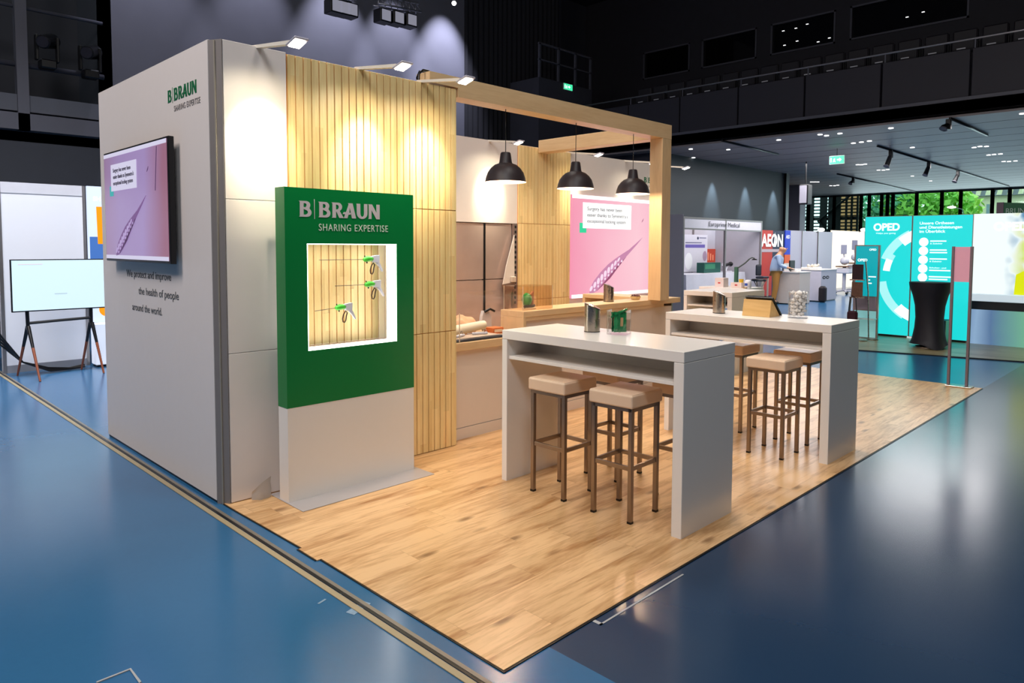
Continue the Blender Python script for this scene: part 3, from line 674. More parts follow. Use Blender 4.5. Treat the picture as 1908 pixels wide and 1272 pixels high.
MB().box(5.665, 7.98, 4.46, 4.497, .965, 2.42).build('screen_panel', gradmat('pink_picture', [(0, 'EE92AE'), (1, 'F4A8C0'), (.35, 'F3B2C4'), (.7, 'F5C2CE')], 'x', -1.15, 1.15, 1.05), ls)
screen_art(ls, (5.665, 4.459, .965), X, 2.315, 1.455, 'wall', None)

# wall mounted TV
tv = T('wall_television', 'black framed television showing a pink surgical picture on the side wall', 'television', (-.1, 4.0, 1.56))
MB().box(-.125, -.085, 3.155, 4.60, 1.565, 2.44, .004).build('housing', black, tv)
MB().box(-.087, -.047, 3.45, 4.3, 1.7, 2.3).build('wall_bracket', black, tv)
tvO = Vector((-.1255, 4.585, 1.582)); MB().box(-.1275, -.1245, 3.18, 4.585, 1.585, 2.425).build('screen', gradmat('tv_picture', [(0, '9C7A9E'), (1, 'A06C84'), (.3, 'A48CBE'), (.7, 'A890C4')], 'y', .65, -.75, .85), tv)
screen_art(tv, (-.1275, 4.585, 1.585), -Y, 1.405, .84, 'tv', None)

# arm lights
def armlight(x, y, label, z=3.0, power=150, lx=0):
    t = T('arm_spotlight', label, 'arm lamp', (x, y, z), 0, 'arm spotlights along the booth walls')
    MB().prism([(x-.018, y+.04, z-.008), (x-.018, y+.04, z+.012), (x-.018, y-.48, z-.055), (x-.018, y-.48, z-.078)], (.036, 0, 0)).build('arm', mat('arm_white', 'E4DCCE', .4), t)
    hp = Vector((x-.0, y-.53, z-.075)); R = Matrix.Rotation(-.25, 3, 'X')
    MB().obox(hp, .095, .12, .014, R, .004).build('lamp_head', mat('arm_grey', 'B8B4C0', .35), t)
    MB().obox(hp-Vector((0, .0, .011)), .07, .085, .008, R).build('diffuser', lamp_em, t)
    spot('arm_lamp_light', hp+Vector((0, .02, -.03)), (x+lx, y, z-.66), power, 48, 1.0, (1, .90, .64), .03)
    spot('arm_lamp_light', hp+Vector((0, .02, -.03)), (x+lx, y, z-1.0), power*.2, 125, 1.0, (1, .90, .66), .03)
armlight(.25, 2.59, 'white arm spotlight above the white panel at the booth corner')
armlight(1.03, 2.59, 'white arm spotlight in the middle of the front slat wall')
armlight(1.60, 2.59, 'white arm spotlight in front of the wooden beam end')
armlight(4.13, 4.53, 'white arm spotlight above the niche of the rear wall')
armlight(5.66, 4.53, 'white arm spotlight where slats meet the pink screen on the rear wall', power=70)
armlight(6.95, 4.53, 'white arm spotlight over the right part of the pink screen', power=70)
armlight(7.85, 4.53, 'white arm spotlight visible right of the wooden post', power=70)

# wooden portal
po = T('wooden_portal', 'maple box-section portal frame standing on the counter and spanning the booth', 'frame', (3.4, 2.6, 1.08))
MB().prism([(1.66, 2.56, 3.0), (1.958, 2.56, 3.0), (1.958, 2.56, 2.925), (5.17, 2.56, 2.925), (5.17, 2.56, 3.085), (1.66, 2.56, 3.085)], (0, .17, 0)).build('front_beam', maple, po)
MB().box(4.985, 5.17, 2.732, 4.475, 2.925, 3.085, .003).build('return_beam', mapley, po)
MB().box(4.99, 5.17, 2.56, 2.73, 1.08, 2.924, .003).build('post', maplez, po)
tag(MB().tube([(1.60, 2.62, 2.985), (1.60, 2.62, 3.06), (1.64, 2.62, 3.10), (1.70, 2.62, 3.10)], .008).tube([(1.66, 2.7, 2.985), (1.64, 2.7, 3.05), (1.65, 2.68, 3.10), (1.72, 2.66, 3.10)], .008).build('power_cable', black), 'black cables looping over the end of the wooden beam', 'cable')
# pendants
pd = T('pendant_lamp', '', 'pendant lamp', (0, 0, 0), 0, 'pendant lamps under the wooden beam')
prof = [(.040, .262), (.046, .255), (.057, .180), (.062, .166), (.10, .152), (.135, .122), (.162, .085), (.178, .04), (.183, .012), (.188, .0)]
MB().lathe((0, 0, 0), prof).build('shade', mat('shade_black', '332A2C', .45), pd, local=True)
MB().lathe((0, 0, 0), [(max(.001, r-.004), z-.002) for r, z in prof[3:]]).build('shade_inside', mat('shade_inner', 'F4D8CC', .5), pd, local=True)
MB().lathe((0, 0, 0), [(.001, .268), (.040, .264), (.041, .255)]).build('cap', blackm, pd, local=True)
MB().ball((0, 0, .06), .032, sz=1.3).cyl((0, 0, .09), (0, 0, .16), .02).build('bulb', mat('warm_bulb', 'FFD9A8', em=25), pd, local=True)
MB().cyl((0, 0, .262), (0, 0, .649), .0035, seg=8).build('cord', black, pd, local=True)
for i, (x, lb) in enumerate([(2.59, 'black dome pendant lamp nearest the slat wall, largest in view'), (3.57, 'black dome pendant lamp in the middle of the three'), (4.545, 'black dome pendant lamp nearest the wooden post')]):
    o = pd if i == 0 else copy_tree(pd)
    o.location = (x, 2.645, 2.275); o['label'] = lb
    point('pendant_light', (x, 2.645, 2.275+.0), 22, (1, .74, .50), .035)

# counters
cw = mat('counter_white', 'E2D4C8', .4, var=.015)
lc = T('low_counter', 'low white counter with maple edge between slat wall and tall counter', 'counter', (2.4, 2.9, 0))
MB().box(1.98, 2.85, 2.69, 3.3, .11, .79).build('body', cw, lc)
MB().box(1.98, 2.85, 2.685, 3.3, 0, .105).build('plinth', cw, lc)
MB().box(1.96, 2.87, 2.65, 3.32, .79, .862, .003).build('worktop', maple, lc)
tcn = T('tall_counter', 'tall white counter with thick maple top supporting the wooden post', 'counter', (4.2, 2.85, 0))
MB().box(2.93, 5.50, 2.735, 2.99, .11, .985).build('body', cw, tcn)
MB().box(2.93, 5.50, 2.73, 2.99, 0, .105).build('plinth', cw, tcn)
MB().box(2.89, 5.65, 2.702, 3.014, 1.02, 1.079, .003).build('worktop', maple, tcn)
MB().box(2.89, 2.93, 2.702, 3.014, 0, 1.02, .002).build('end_panel', maplez, tcn)
MB().box(2.93, 5.3, 2.71, 3.0, .985, 1.02).build('apron', maple, tcn)
MB().box(5.50, 5.53, 2.735, 2.99, 0, 1.02).build('side_post', alu, tcn)
rc = T('return_counter', 'maple topped return counter behind the tall counter', 'counter', (5.4, 3.4, 0))
MB().box(5.25, 5.62, 3.02, 3.92, 1.03, 1.079, .003).build('worktop', mapley, rc)
MB().box(5.25, 5.62, 3.88, 3.92, .8, 1.03).box(5.60, 5.62, 3.02, 3.88, 0, 1.03).build('side_panel', maplez, rc)
MB().box(5.27, 5.60, 3.04, 3.88, 0, .80).build('body', cw, rc)

# totem
tt = T('display_totem', 'freestanding green and white display totem with lit window and white letters', 'display stand', (.785, 2.36, 0))
x0, x1, y0, y1, Ht, Hg = .275, 1.296, 2.3, 2.425, 2.073, .637
ox0, ox1, oz0, oz1 = .43, 1.145, 1.0, 1.71
b = MB().box(x0, ox0, y0, y1, Hg, Ht).box(ox1, x1, y0, y1, Hg, Ht).box(ox0, ox1, y0, y1, Hg, oz0).box(ox0, ox1, y0, y1, oz1, Ht)
b.build('green_frame', green, tt)
MB().box(x0+.002, x1-.002, y0+.001, y1-.001, .012, Hg).build('white_plinth', white, tt)
MB().box(ox1-.006, ox1-.0005, y0+.004, y1-.004, oz0, oz1).box(ox0+.0005, ox0+.006, y0+.004, y1-.004, oz0, oz1).box(ox0, ox1, y0+.004, y1-.004, oz0+.0005, oz0+.006).box(ox0, ox1, y0+.004, y1-.004, oz1-.006, oz1-.0005).build('light_strip', ledw, tt)
MB().box(ox0+.008, ox1-.008, y1-.012, y1-.008, oz0+.008, oz1-.008).build('acrylic_back', thin_glass('acrylic', .01), tt)
MB().box(.268, 1.33, 2.10, 2.55, .009, .0125, .001).build('base_plate', mat('base_plate', 'C2BDBE', .3, metal=.4), tt)
logo(tt, (.375, y0, 1.885), X, .103, letter, sub=mat('tagline_light', 'D4E0D4', .5))
b = MB(); rq = random.Random(9)
q = bmesh.ops.create_grid(b.bm, x_segments=5, y_segments=4, size=1)
for f in b.bm.faces: f.smooth = True
for v in b.bm.verts: v.co = Vector((.18+v.co.x*.08, 2.49+v.co.x*.03+rq.uniform(-.008, .008), .065+v.co.y*.055*(1+.5*v.co.x)))
tag(b.build('plastic_sheet', mat('plastic_film', 'C4BEBA', .2)), 'crumpled pale plastic film on the floor behind the left edge of the totem', 'plastic film')
# instruments in the window
def instrument(cx, cz, L, label, drop=0, lg=.04):
    y = 2.36; t = T('surgical_stapler', label, 'surgical instrument', (cx, y, cz), 0, 'hand instruments in the totem window')
    gm = mat('tool_green', '4CC43C', .35); wm = mat('tool_white', 'DADBE6', .35)
    MB().tube([(cx-.01-L, y, cz-drop), (cx, y, cz)], .0022, 8).build('shaft', mat('tool_steel', '6A5A50', .3, metal=.8), t)
    MB().tube([(cx-.004, y, cz), (cx+.008, y, cz), (cx+.03, y, cz+.004), (cx+.062, y, cz+.004), (cx+.085, y, cz+.004)], [.009, .018, .021, .017, .012], 14).build('green_nose', gm, t)
    MB().prism([(cx+.06, y-.014, cz+.02), (cx+.085, y-.014, cz+.026), (cx+.125, y-.014, cz+.03), (cx+.122, y-.014, cz-.025), (cx+.075, y-.014, cz-.022)], (0, .028, 0)).build('body', wm, t)
    MB().prism([(cx+.115, y-.008, cz-.018), (cx+.132, y-.008, cz-.03), (cx+.158, y-.008, cz-.085), (cx+.15, y-.008, cz-.09), (cx+.122, y-.008, cz-.05), (cx+.1, y-.008, cz-.03)], (0, .016, 0)).build('handle', wm, t)
    pts = [(cx+.078, y, cz-.024), (cx+.060, y, cz-.05), (cx+.052, y, cz-.08), (cx+.056, y, cz-.102), (cx+.068, y, cz-.106), (cx+.078, y, cz-.09), (cx+.083, y, cz-.06), (cx+.090, y, cz-.04)]
    MB().tube(pts, .0042, 8, closed=True).build('trigger_loop', mat('tool_brown', '3E241C', .4), t)
    MB().cyl((cx+.008, y, cz+.018), (cx+.006, y, cz+.028), .004).cyl((cx+.024, y, cz-.016), (cx+.026, y, cz-.028), .005).build('knob', black, t)
    MB().box(cx-L*.6, cx-L*.6+.045, y-.002, y+.03, cz-.026-drop*.5, cz-.006-drop*.5).build('acrylic_holder', thin_glass('acrylic', .01), t)
instrument(.905, 1.600, .345, 'topmost green and white hand instrument with long thin shaft in the window')
instrument(.915, 1.420, .235, 'middle green and white hand instrument with shorter shaft in the window')
instrument(.675, 1.268, .15, 'lowest green and white hand instrument at the left of the window', .012)

# bar tables
def bar_table(x0, y0, wd, ln, label, loc_name='bar_table'):
    t = T('bar_table', label, 'table', (x0+wd/2, y0+ln/2, 0), 0, 'white bar tables')
    MB().box(x0, x0+wd, y0, y0+ln, 1.036, 1.10, .0025).build('tabletop', white, t)
    MB().box(x0, x0+wd, y0, y0+.068, .001, 1.034, .0025).build('side_panel', white, t)
    MB().box(x0, x0+wd, y0+ln-.05, y0+ln, .001, 1.034, .0025).build('side_panel', white, t)
    MB().box(x0+.02, x0+wd-.02, y0+.068, y0+ln-.05, .893, .915, .0015).build('shelf', white, t)
    MB().box(x0+wd*.55, x0+wd*.55+.018, y0+.068, y0+ln-.05, .915, 1.036).build('shelf_back', white, t)
    MB().cyl((x0+.1, y0+ln-.10, 1.036), (x0+.1, y0+ln-.10, 1.028), .008).build('fitting', black, t)
    return t
bar_table(1.609, .1807, .60, 1.492, 'nearest white bar table with steel can and green filled glass on top')
bar_table(3.659, .1364, .60, 1.492, 'second white bar table with tablet stand and white filled vase on top')
bar_table(6.62, 2.53, .93, .72, 'short white bar table with open compartment at the right end of the tall counter')
bar_table(7.62, 2.85, .55, .75, 'rearmost low looking white bar table carrying the boxes')
tag(MB().lathe((6.95, 2.85, .9152), [(.001, 0), (.09, .003), (.11, .02), (.105, .022), (.001, .008)], 20).build('dark_dish', black), 'flat black dish in the compartment of the short bar table', 'dish')

# stools
sm = mat('cream_leather', 'E2C6AA', .32, var=.03, bump=.05)
sto = T('bar_stool', '', 'stool', (0, 0, 0), 0, 'square leather bar stools')
h = .14
for sx in (-1, 1):
    for sy in (-1, 1): 
        lg_ = MB().box(sx*h-.014, sx*h+.014, sy*h-.014, sy*h+.014, .012, .715, .002).build('leg', stoolmet, sto, local=True)
        MB().box(sx*h-.0145, sx*h+.0145, sy*h-.0145, sy*h+.0145, 0, .014).build('foot_cap', black, lg_, local=True)
for s_ in (-1, 1):
    MB().box(-h+.014, h-.014, s_*h-.008, s_*h+.008, .325, .352, .001).build('stretcher', stoolmet, sto, local=True)
    MB().box(s_*h-.008, s_*h+.008, -h+.014, h-.014, .325, .352, .001).build('stretcher', stoolmet, sto, local=True)
MB().box(-h-.014, h+.014, -h-.014, -h+.014, .69, .712).box(-h-.014, h+.014, h-.014, h+.014, .69, .712).box(-h-.014, -h+.014, -h, h, .69, .712).box(h-.014, h+.014, -h, h, .69, .712).build('seat_frame', stoolmet, sto, local=True)
MB().box(-.172, .172, -.165, .165, .713, .795, .012, 3).build('seat', sm, sto, local=True)
MB().box(-.165, .165, -.1585, .1585, .788, .798, .004, 2).build('seat_seam', sm, sto, local=True)
stools = [(1.735, 1.205, 0, 'leather bar stool at the left front of the nearest bar table'), (1.73, .67, .02, 'leather bar stool in front at the centre of the nearest bar table'),
          (2.30, 1.19, 0, 'leather bar stool on the far side of the nearest table behind the two front stools'), (2.27, .56, 0, 'leather bar stool mostly hidden behind the near side panel of the nearest table'),
          (3.665, .585, 0, 'leather bar stool pulled out in front of the second bar table'), (4.215, .61, 0, 'leather bar stool behind the second table beside its near side panel'), (4.19, 1.21, 0, 'leather bar stool at the far left of the second table')]
for i, (x, y, r, lb) in enumerate(stools):
    o = sto if i == 0 else copy_tree(sto)
    o.location = (x, y, .008); o.rotation_euler = (0, 0, r); o['label'] = lb

# table-top things
def bin_(x, y, z, label, r=.052, hh=.205, rz=0):
    t = T('table_bin', label, 'bin', (x, y, z), rz, 'steel table bins')
    n = 28; b = MB(); rings = []
    for zz in (0, 1):
        rg = []
        for k in range(n):
            a = 2*PI*k/n; px_, py_ = r*math.cos(a), r*math.sin(a)
            rg.append(b.bm.verts.new((px_, py_, .004 if zz == 0 else hh-.025*(1+math.cos(a))*.9)))
        rings.append(rg)
    for k in range(n):
        f = b.bm.faces.new((rings[0][k], rings[0][(k+1) % n], rings[1][(k+1) % n], rings[1][k])); f.smooth = True
    b.bm.faces.new(rings[0][::-1]); b.build('body', steel, t, local=True)
    b = MB(); rg = []
    for k in range(n):
        a = 2*PI*k/n; rg.append(b.bm.verts.new((r*1.03*math.cos(a), r*1.03*math.sin(a), hh-.025*(1+math.cos(a))*.9+.005)))
    c = b.bm.verts.new((0, 0, hh-.005))
    for k in range(n): f = b.bm.faces.new((rg[k], rg[(k+1) % n], c)); f.smooth = True
    b.build('swing_lid', mat('lid_steel', 'D8CEC8', .22, metal=1), t, local=True)
    MB().lathe((0, 0, 0), [(r*1.02, 0), (r*1.02, .006), (r*.98, .006)], n, cap=False).build('base_ring', black, t, local=True)
bin_(1.99, 1.155, 1.1, 'brushed steel table bin with slanted lid on the nearest bar table', .055, .20, -.9)
bin_(3.93, 1.24, 1.1, 'brushed steel table bin with slanted lid on the second bar table', .055, .20, -.9)
bin_(4.47, 2.90, 1.079, 'brushed steel table bin with slanted lid on the tall maple counter', .058, .20, -.9)
def glassvase(x, y, z, w_, hh, label, fill, contents_label):
    t = T('glass_vase', label, 'vase', (x, y, z), .35)
    b = MB(); R = w_/2
    def sq(r, z_): 
        return [(r*sgx*(.80 if k else 1), r*sgy*(1 if k else .80), z_) for sgx, sgy, k in ((1, -1, 0), (1, 1, 0), (1, 1, 1), (-1, 1, 1), (-1, 1, 0), (-1, -1, 0), (-1, -1, 1), (1, -1, 1))]
    prof_ = [(R, .001), (R, hh), (R-.005, hh), (R-.005, .018)]
    rings = [[b.bm.verts.new(p_) for p_ in sq(r, z_)] for r, z_ in prof_]
    for A, B in zip(rings, rings[1:]):
        for k in range(8): b.bm.faces.new((A[k], A[(k+1) % 8], B[(k+1) % 8], B[k]))
    b.bm.faces.new(rings[0][::-1]); b.bm.faces.new(rings[-1]); b.build('glass_body', glass, t, local=True)
    return t
glassvase(2.02, .945, 1.1, .14, .165, 'square clear glass vase filled with green packets on the nearest bar table', None, '')
rr = random.Random(3)
gp = [mat('packet_green', '0E6B3A', .3, var=.3, nscale=50), mat('packet_green_b', '1E8A50', .3, var=.2, nscale=50)]
lab = ['front', 'rear', 'left', 'right', 'upper']
cx_, cy_ = 2.02, .945
for i in range(5):
    t = T('sweet_packet', 'dark green foil packet standing in the square glass vase', 'packet', (cx_, cy_, 1.12), 0, 'green foil packets in the vase')
    a = i*1.257+.35; c = Vector((cx_+  .026*math.cos(a), cy_+.026*math.sin(a), 1.122+.066)) if i < 4 else Vector((cx_, cy_, 1.252))
    R = Matrix.Rotation(a, 3, 'Z') @ Matrix.Rotation(rr.uniform(-.12, .12) if i < 4 else 1.1, 3, 'Y')
    b = MB(); 
    q = bmesh.ops.create_grid(b.bm, x_segments=6, y_segments=8, size=1)
    for v in list(b.bm.verts):
        u_, w2 = v.co.x, v.co.y; th = .015*(1-u_*u_)*(1-w2*w2)+rr.uniform(-.003, .003)
        v.co = c+R @ Vector((th, u_*.046, w2*.062))
    r2 = bmesh.ops.solidify(b.bm, geom=b.bm.faces[:], thickness=.010)
    b.build('foil', gp[i % 2], t)
    MB().obox(c+R @ Vector((.016, .005, .0)), .002, .02, .06, R).build('print', mat('packet_print', 'C8A070', .4), t)
glassvase(4.03, .56, 1.1, .155, .225, 'square clear glass vase filled with white wrapped pieces on the second bar table', None, '')
wp = mat('white_wrap', 'EFEBE6', .3, var=.04)
k = 0
for lay in range(7):
    for j in range(5):
        a = j*1.26+lay*.6+.35; r_ = .045 if j < 4 else 0; c = Vector((4.03+r_*math.cos(a), .56+r_*math.sin(a), 1.136+lay*.029))
        R = Matrix.Rotation(rr.uniform(0, 3), 3, 'Z') @ Matrix.Rotation(rr.uniform(-.7, .7), 3, 'X')
        b = MB(); b.tube([c+R @ Vector((-.026, 0, 0)), c+R @ Vector((-.017, 0, .001)), c+R @ Vector((0, 0, .002)), c+R @ Vector((.017, 0, 0)), c+R @ Vector((.026, 0, 0))], [.014, .008, .020, .008, .014], 8)
        tag(b.build('wrapped_sweet', wp), 'white wrapped sweet inside the tall glass vase', 'sweet', 'white sweets in the vase')
# tablet stand
ts = T('tablet_stand', 'maple wedge tablet stand on the second bar table', 'tablet stand', (3.95, .83, 1.1))
MB().prism([(3.87, .985, 1.101), (3.90, .985, 1.245), (3.915, .985, 1.245), (4.07, .985, 1.101)], (0, -.25, 0)).build('wedge', wood('maple_stand', 'E0B676', 'CC9C58', 'y', None, rough=.4), ts)
tbp = T('tablet_computer', 'black tablet leaning on the back of the maple wedge stand', 'tablet', (4.0, .83, 1.1))
MB().prism([(3.90, .975, 1.262), (3.91, .975, 1.272), (4.093, .975, 1.112), (4.085, .975, 1.102)], (0, -.25, 0)).build('housing', black, tbp)
MB().prism([(3.912, .96, 1.2735), (3.914, .96, 1.2755), (4.094, .96, 1.116), (4.092, .96, 1.1135)], (0, -.22, 0)).build('screen', mat('tablet_screen', '101218', .1), tbp)
# bowl with dark sweets
bw = T('small_bowl', 'small pale bowl on the tall maple counter beside the post', 'bowl', (5.0, 2.84, 1.079))
MB().lathe((4.93, 2.86, 1.08), [(.035, 0), (.048, .004), (.066, .04), (.062, .04), (.044, .010), (.001, .008)], 24).build('shell', mat('bowl_cream', 'D8C090', .4), bw)
for i in range(6):
    a = i*1.05; tag(MB().ball((4.93+.032*math.cos(a), 2.86+.032*math.sin(a), 1.118), .02, sub=2).build('cherry', mat('dark_sweet', '4A1418', .25)), 'dark red round sweet in the small pale bowl', 'sweet', 'dark sweets in the small bowl')
# acrylic box on tall counter
ab = T('acrylic_display_case', 'clear acrylic display case on the left end of the tall counter', 'display case', (3.12, 2.86, 1.079))
b = MB(); X0, X1, Y0, Y1, Z0, Z1 = 2.90, 3.32, 2.72, 2.98, 1.082, 1.31
b.box(X0, X1, Y0, Y0+.004, Z0, Z1).box(X0, X1, Y1-.004, Y1, Z0, Z1).box(X0, X0+.004, Y0+.004, Y1-.004, Z0, Z1).box(X1-.004, X1, Y0+.004, Y1-.004, Z0, Z1).box(X0, X1, Y0, Y1, Z1, Z1+.004)
b.build('clear_walls', thin_glass('acrylic_case', .05, 'FFF8F0'), ab)
b = MB()
for xx in (X0, X1-.003):
    for yy in (Y0, Y1-.003): b.box(xx-.001, xx+.004, yy-.001, yy+.004, Z0, Z1+.004)
b.build('polished_edge', mat('edge_pale', 'E8D4B8', .2), ab)
sc_ = T('specimen_model', 'green and brown model inside the acrylic case on the tall counter', 'model', (3.13, 2.86, 1.08))
MB().lathe((3.13, 2.86, 1.083), [(.001, 0), (.07, 0), (.07, .012), (.001, .012)], 24).build('stand', mat('stand_cream', 'E8D8C0', .4), sc_)
MB().ball((3.11, 2.87, 1.17), .055, sz=1.35, jit=.14).build('green_lump', mat('model_green', '1E8A3C', .35, var=.3, nscale=30), sc_)
MB().tube([(3.17, 2.86, 1.095), (3.18, 2.86, 1.16), (3.165, 2.86, 1.22), (3.19, 2.86, 1.25)], [.02, .018, .022, .01], 10).build('brown_arm', mat('model_brown', 'B07A5C', .5), sc_)
MB().tube([(3.06, 2.86, 1.10), (3.10, 2.84, 1.11), (3.16, 2.84, 1.105), (3.20, 2.86, 1.11)], .016, 8).build('dark_base', black, sc_)
# things on the low counter
tp = mat('tan_fabric', 'D8A880', .7, var=.15); 
b = MB(); b.ball((2.50, 3.17, .92), .14, sx=1.3, sz=.8, sub=4)
for v in b.bm.verts: v.co += Vector((0, 0, .02*math.sin(v.co.x*44+v.co.z*30)*math.cos(v.co.y*38))); v.co.z = max(v.co.z, .864)
tag(b.build('folded_cloth', tp), 'crumpled tan cloth heap at the back of the low counter', 'cloth')
pk = T('sleeve_package', 'cream cylindrical sleeve package lying on the low counter', 'package', (2.35, 2.95, .87))
MB().cyl((2.14, 2.96, .915), (2.62, 2.96, .955), .052, .04, 24).build('sleeve', mat('cream_paper', 'EADCC0', .5), pk)
MB().cyl((2.125, 2.96, .914), (2.14, 2.96, .915), .04, .04, 20).build('end_cap', mat('tan_cap', '9A8070', .5), pk)
og = T('orange_box', 'small orange box at the right end of the low counter', 'box', (2.75, 2.95, .862))
MB().box(2.68, 2.82, 2.90, 3.02, .864, .92, .002).build('carton', mat('orange_card', 'D87840', .5), og)
MB().box(2.70, 2.80, 2.898, 2.90, .878, .905).build('label_patch', mat('label_cream', 'EBD8C0', .5), og)
tr = T('instrument_tray', 'flat dark grey tray with pale lid on the low counter', 'tray', (2.3, 2.80, .862))
MB().box(2.03, 2.62, 2.68, 2.88, .864, .884, .003).build('tray', mat('tray_grey', '50525A', .4), tr)
MB().box(2.05, 2.58, 2.70, 2.87, .884, .892, .002).build('pad', mat('tray_pad', 'CDB8A4', .5), tr)
for i, (x, y, L_, an, lb) in enumerate([(2.16, 2.78, .16, .4, 'white and steel instrument with loops lying left on the tray'), (2.42, 2.80, .15, -.3, 'white and steel instrument with loops lying right on the tray')]):
    t = T('hand_instrument', lb, 'surgical instrument', (x, y, .892)); R = Matrix.Rotation(an, 3, 'Z')
    c = Vector((x, y, .905))
    MB().obox(c, L_, .03, .02, R, .004).build('body', mat('tool_white', 'DADBE6', .35), t)
    MB().tube([c+R @ Vector((L_*.4, .02*math.cos(u)+.01, .02*math.sin(u)+.012)) + R @ Vector((.02*math.cos(u), 0, 0)) for u in [j*PI/5 for j in range(10)]], .004, 6, closed=True).build('loop', steel, t)
    MB().cyl(c-R @ Vector((L_*.5, 0, 0)), c-R @ Vector((L_*.85, 0, -.0)), .004).build('shaft', steel, t)
gn = T('standing_stapler', 'white pistol shaped instrument standing upright at the right of the low counter', 'surgical instrument', (2.78, 3.1, .862))
MB().prism([(2.70, 3.09, .90), (2.78, 3.09, .865), (2.84, 3.09, .90), (2.84, 3.09, 1.0), (2.80, 3.09, 1.06), (2.74, 3.09, 1.07), (2.72, 3.09, 1.02)], (0, .04, 0)).build('body', mat('tool_grey_white', 'D0CCCA', .35), gn)
MB().tube([(2.74, 3.08, 1.06), (2.80, 3.07, 1.085), (2.86, 3.07, 1.06)], .012, 8).build('black_head', black, gn)
MB().tube([(2.72, 3.08, .98), (2.68, 3.08, .93), (2.71, 3.08, .88), (2.76, 3.08, .92)], .006, 8, closed=True).build('trigger_loop', steel, gn)
ac = T('acrylic_cover', 'clear acrylic cover standing over the tray on the low counter', 'display case', (2.4, 2.85, .862))
MB().box(2.06, 2.066, 2.665, 2.672, .864, 1.12).build('corner_edge', mat('edge_pale', 'E8D4B8', .2), ac)
MB().box(2.066, 2.84, 2.667, 2.670, .864, 1.30).build('clear_front', thin_glass('acrylic', .01), ac)
cl_ = T('white_reflection_shape', 'white pointed shape standing in for a reflection in the niche beside the slotted rail', 'sheet', (4.42, 4.4, 1.2))  # white and brown reflections in the niche, built as solid shapes
MB().prism([(4.53, 4.46, 1.84), (4.535, 4.46, 1.235), (4.31, 4.44, 1.215), (4.38, 4.45, 1.45)], (0, .012, 0)).build('sheet', mat('reflection_white', 'E4DAD0', .6), cl_)
MB().box(4.44, 4.52, 4.41, 4.45, 1.235, 1.31, .008).build('clip', mat('clip_cream', 'CDBBA8', .5), cl_)
MB().prism([(4.30, 4.44, 1.21), (4.535, 4.44, 1.235), (4.46, 4.44, 1.10), (4.42, 4.44, .98), (4.42, 4.44, .86), (4.36, 4.44, .86), (4.35, 4.44, 1.0), (4.34, 4.44, 1.1)], (0, .02, 0)).build('taupe_reflection', mat('taupe_reflection', '7E6252', .5), cl_)

# ================================================================= LEFT BACKGROUND
lw = T('stand_wall', 'plain white exhibition wall behind the easel screen', 'partition wall', (.4, 9.3, 0))
MB().box(-.06, .868, 9.27, 9.31, .10, 2.36).build('panel', mat('white_wall_cool', 'DADCE4', .45, var=.01), lw)
MB().box(-.10, -.06, 9.25, 9.33, 0, 2.5).box(.868, .90, 9.25, 9.33, 0, 2.5).build('upright', alu, lw)
MB().box(-.06, .868, 9.262, 9.32, 2.36, 2.5).build('header', mat('header_grey', 'C4C4CC', .4), lw)
MB().box(-.06, .868, 9.262, 9.32, 0.0, .10).build('kickboard', mat('kick_grey', '7A7C84', .5), lw)
MB().box(-1.8, -.10, 9.5, 9.54, 0, 2.5).build('side_panel', mat('white_wall_cool', 'DADCE4', .45), lw)
bn = T('lit_banner', 'backlit white and blue banner wall with orange blocks beside the easel screen', 'banner', (1.5, 9.2, .6))
lb_ = mat('banner_lit', 'D4E2FA', em=.95)
MB().box(.915, 2.4, 9.2, 9.26, .60, 2.50).build('lit_panel', lb_, bn)
om = mat('banner_orange', 'FF9A00', em=.9)
shape([[(1.03, 1.70), (1.4, 1.70), (1.4, 2.22), (1.02, 2.22)]], 'orange_block', om, bn, (0, 9.2, 0), X, Z)
shape([[(.93, 1.10), (2.4, 1.10), (2.4, 1.80), (.93, 1.80)]], 'blue_block', mat('banner_blue', '4A7AC8', em=.7), bn, (0, 9.2, 0), X, Z, thick=.001)
shape([arc(1.12, .78, .1, .1, 0, 350, 20)], 'orange_disc', om, bn, (0, 9.2, 0), X, Z)
text('SH', .06, 'banner_text', mat('banner_white', 'FFFFFF', em=1.2), bn, (.985, 9.2, 2.30), X, Z, bold=.03)
dk = T('lit_counter', 'white glowing counter below the banner at the far left', 'counter', (1.4, 9.0, 0))
MB().box(.905, 1.8, 8.98, 9.19, .03, .60, .01).build('body', mat('counter_lit', 'E6ECFA', em=.55, emc='E6ECFA'), dk)
MB().box(.925, 1.8, 9.0, 9.19, 0, .03).build('base', black, dk)
# easel TV
ez = T('screen_easel', 'black and wood four legged easel stand carrying the white screen', 'easel stand', (.42, 8.7, 0))
wl = mat('walnut_leg', '8A4A30', .4)
def leg(x, y, tx, ty):
    MB().tube([(x, y, .002), (x+(tx-x)*.6, y+(ty-y)*.6, .40)], [.012, .018], 10).build('leg', wl, ez)
    MB().tube([(x+(tx-x)*.6, y+(ty-y)*.6, .40), (tx, ty, .66)], [.018, .024], 10).build('leg_top', black, ez)
leg(-.0, 8.97, .075, 8.68); leg(.117, 8.32, .075, 8.64); leg(.72, 8.95, .775, 8.68); leg(.85, 8.43, .785, 8.64)
MB().tube([(.075, 8.66, .62), (.07, 8.66, .9), (.07, 8.66, 1.2)], .022, 10).tube([(.78, 8.66, .62), (.78, 8.66, .9), (.78, 8.66, 1.2)], .022, 10).build('upright', black, ez)
MB().tube([(.075, 8.66, .70), (.43, 8.655, .715), (.78, 8.66, .725)], .018, 8).build('crossbar', black, ez)
et = T('easel_television', 'white lit television with blank centre on the four legged easel', 'television', (.5, 8.6, .85))
MB().box(-.10, 1.12, 8.6, 8.635, .85, 1.505, .004).build('housing', black, et)
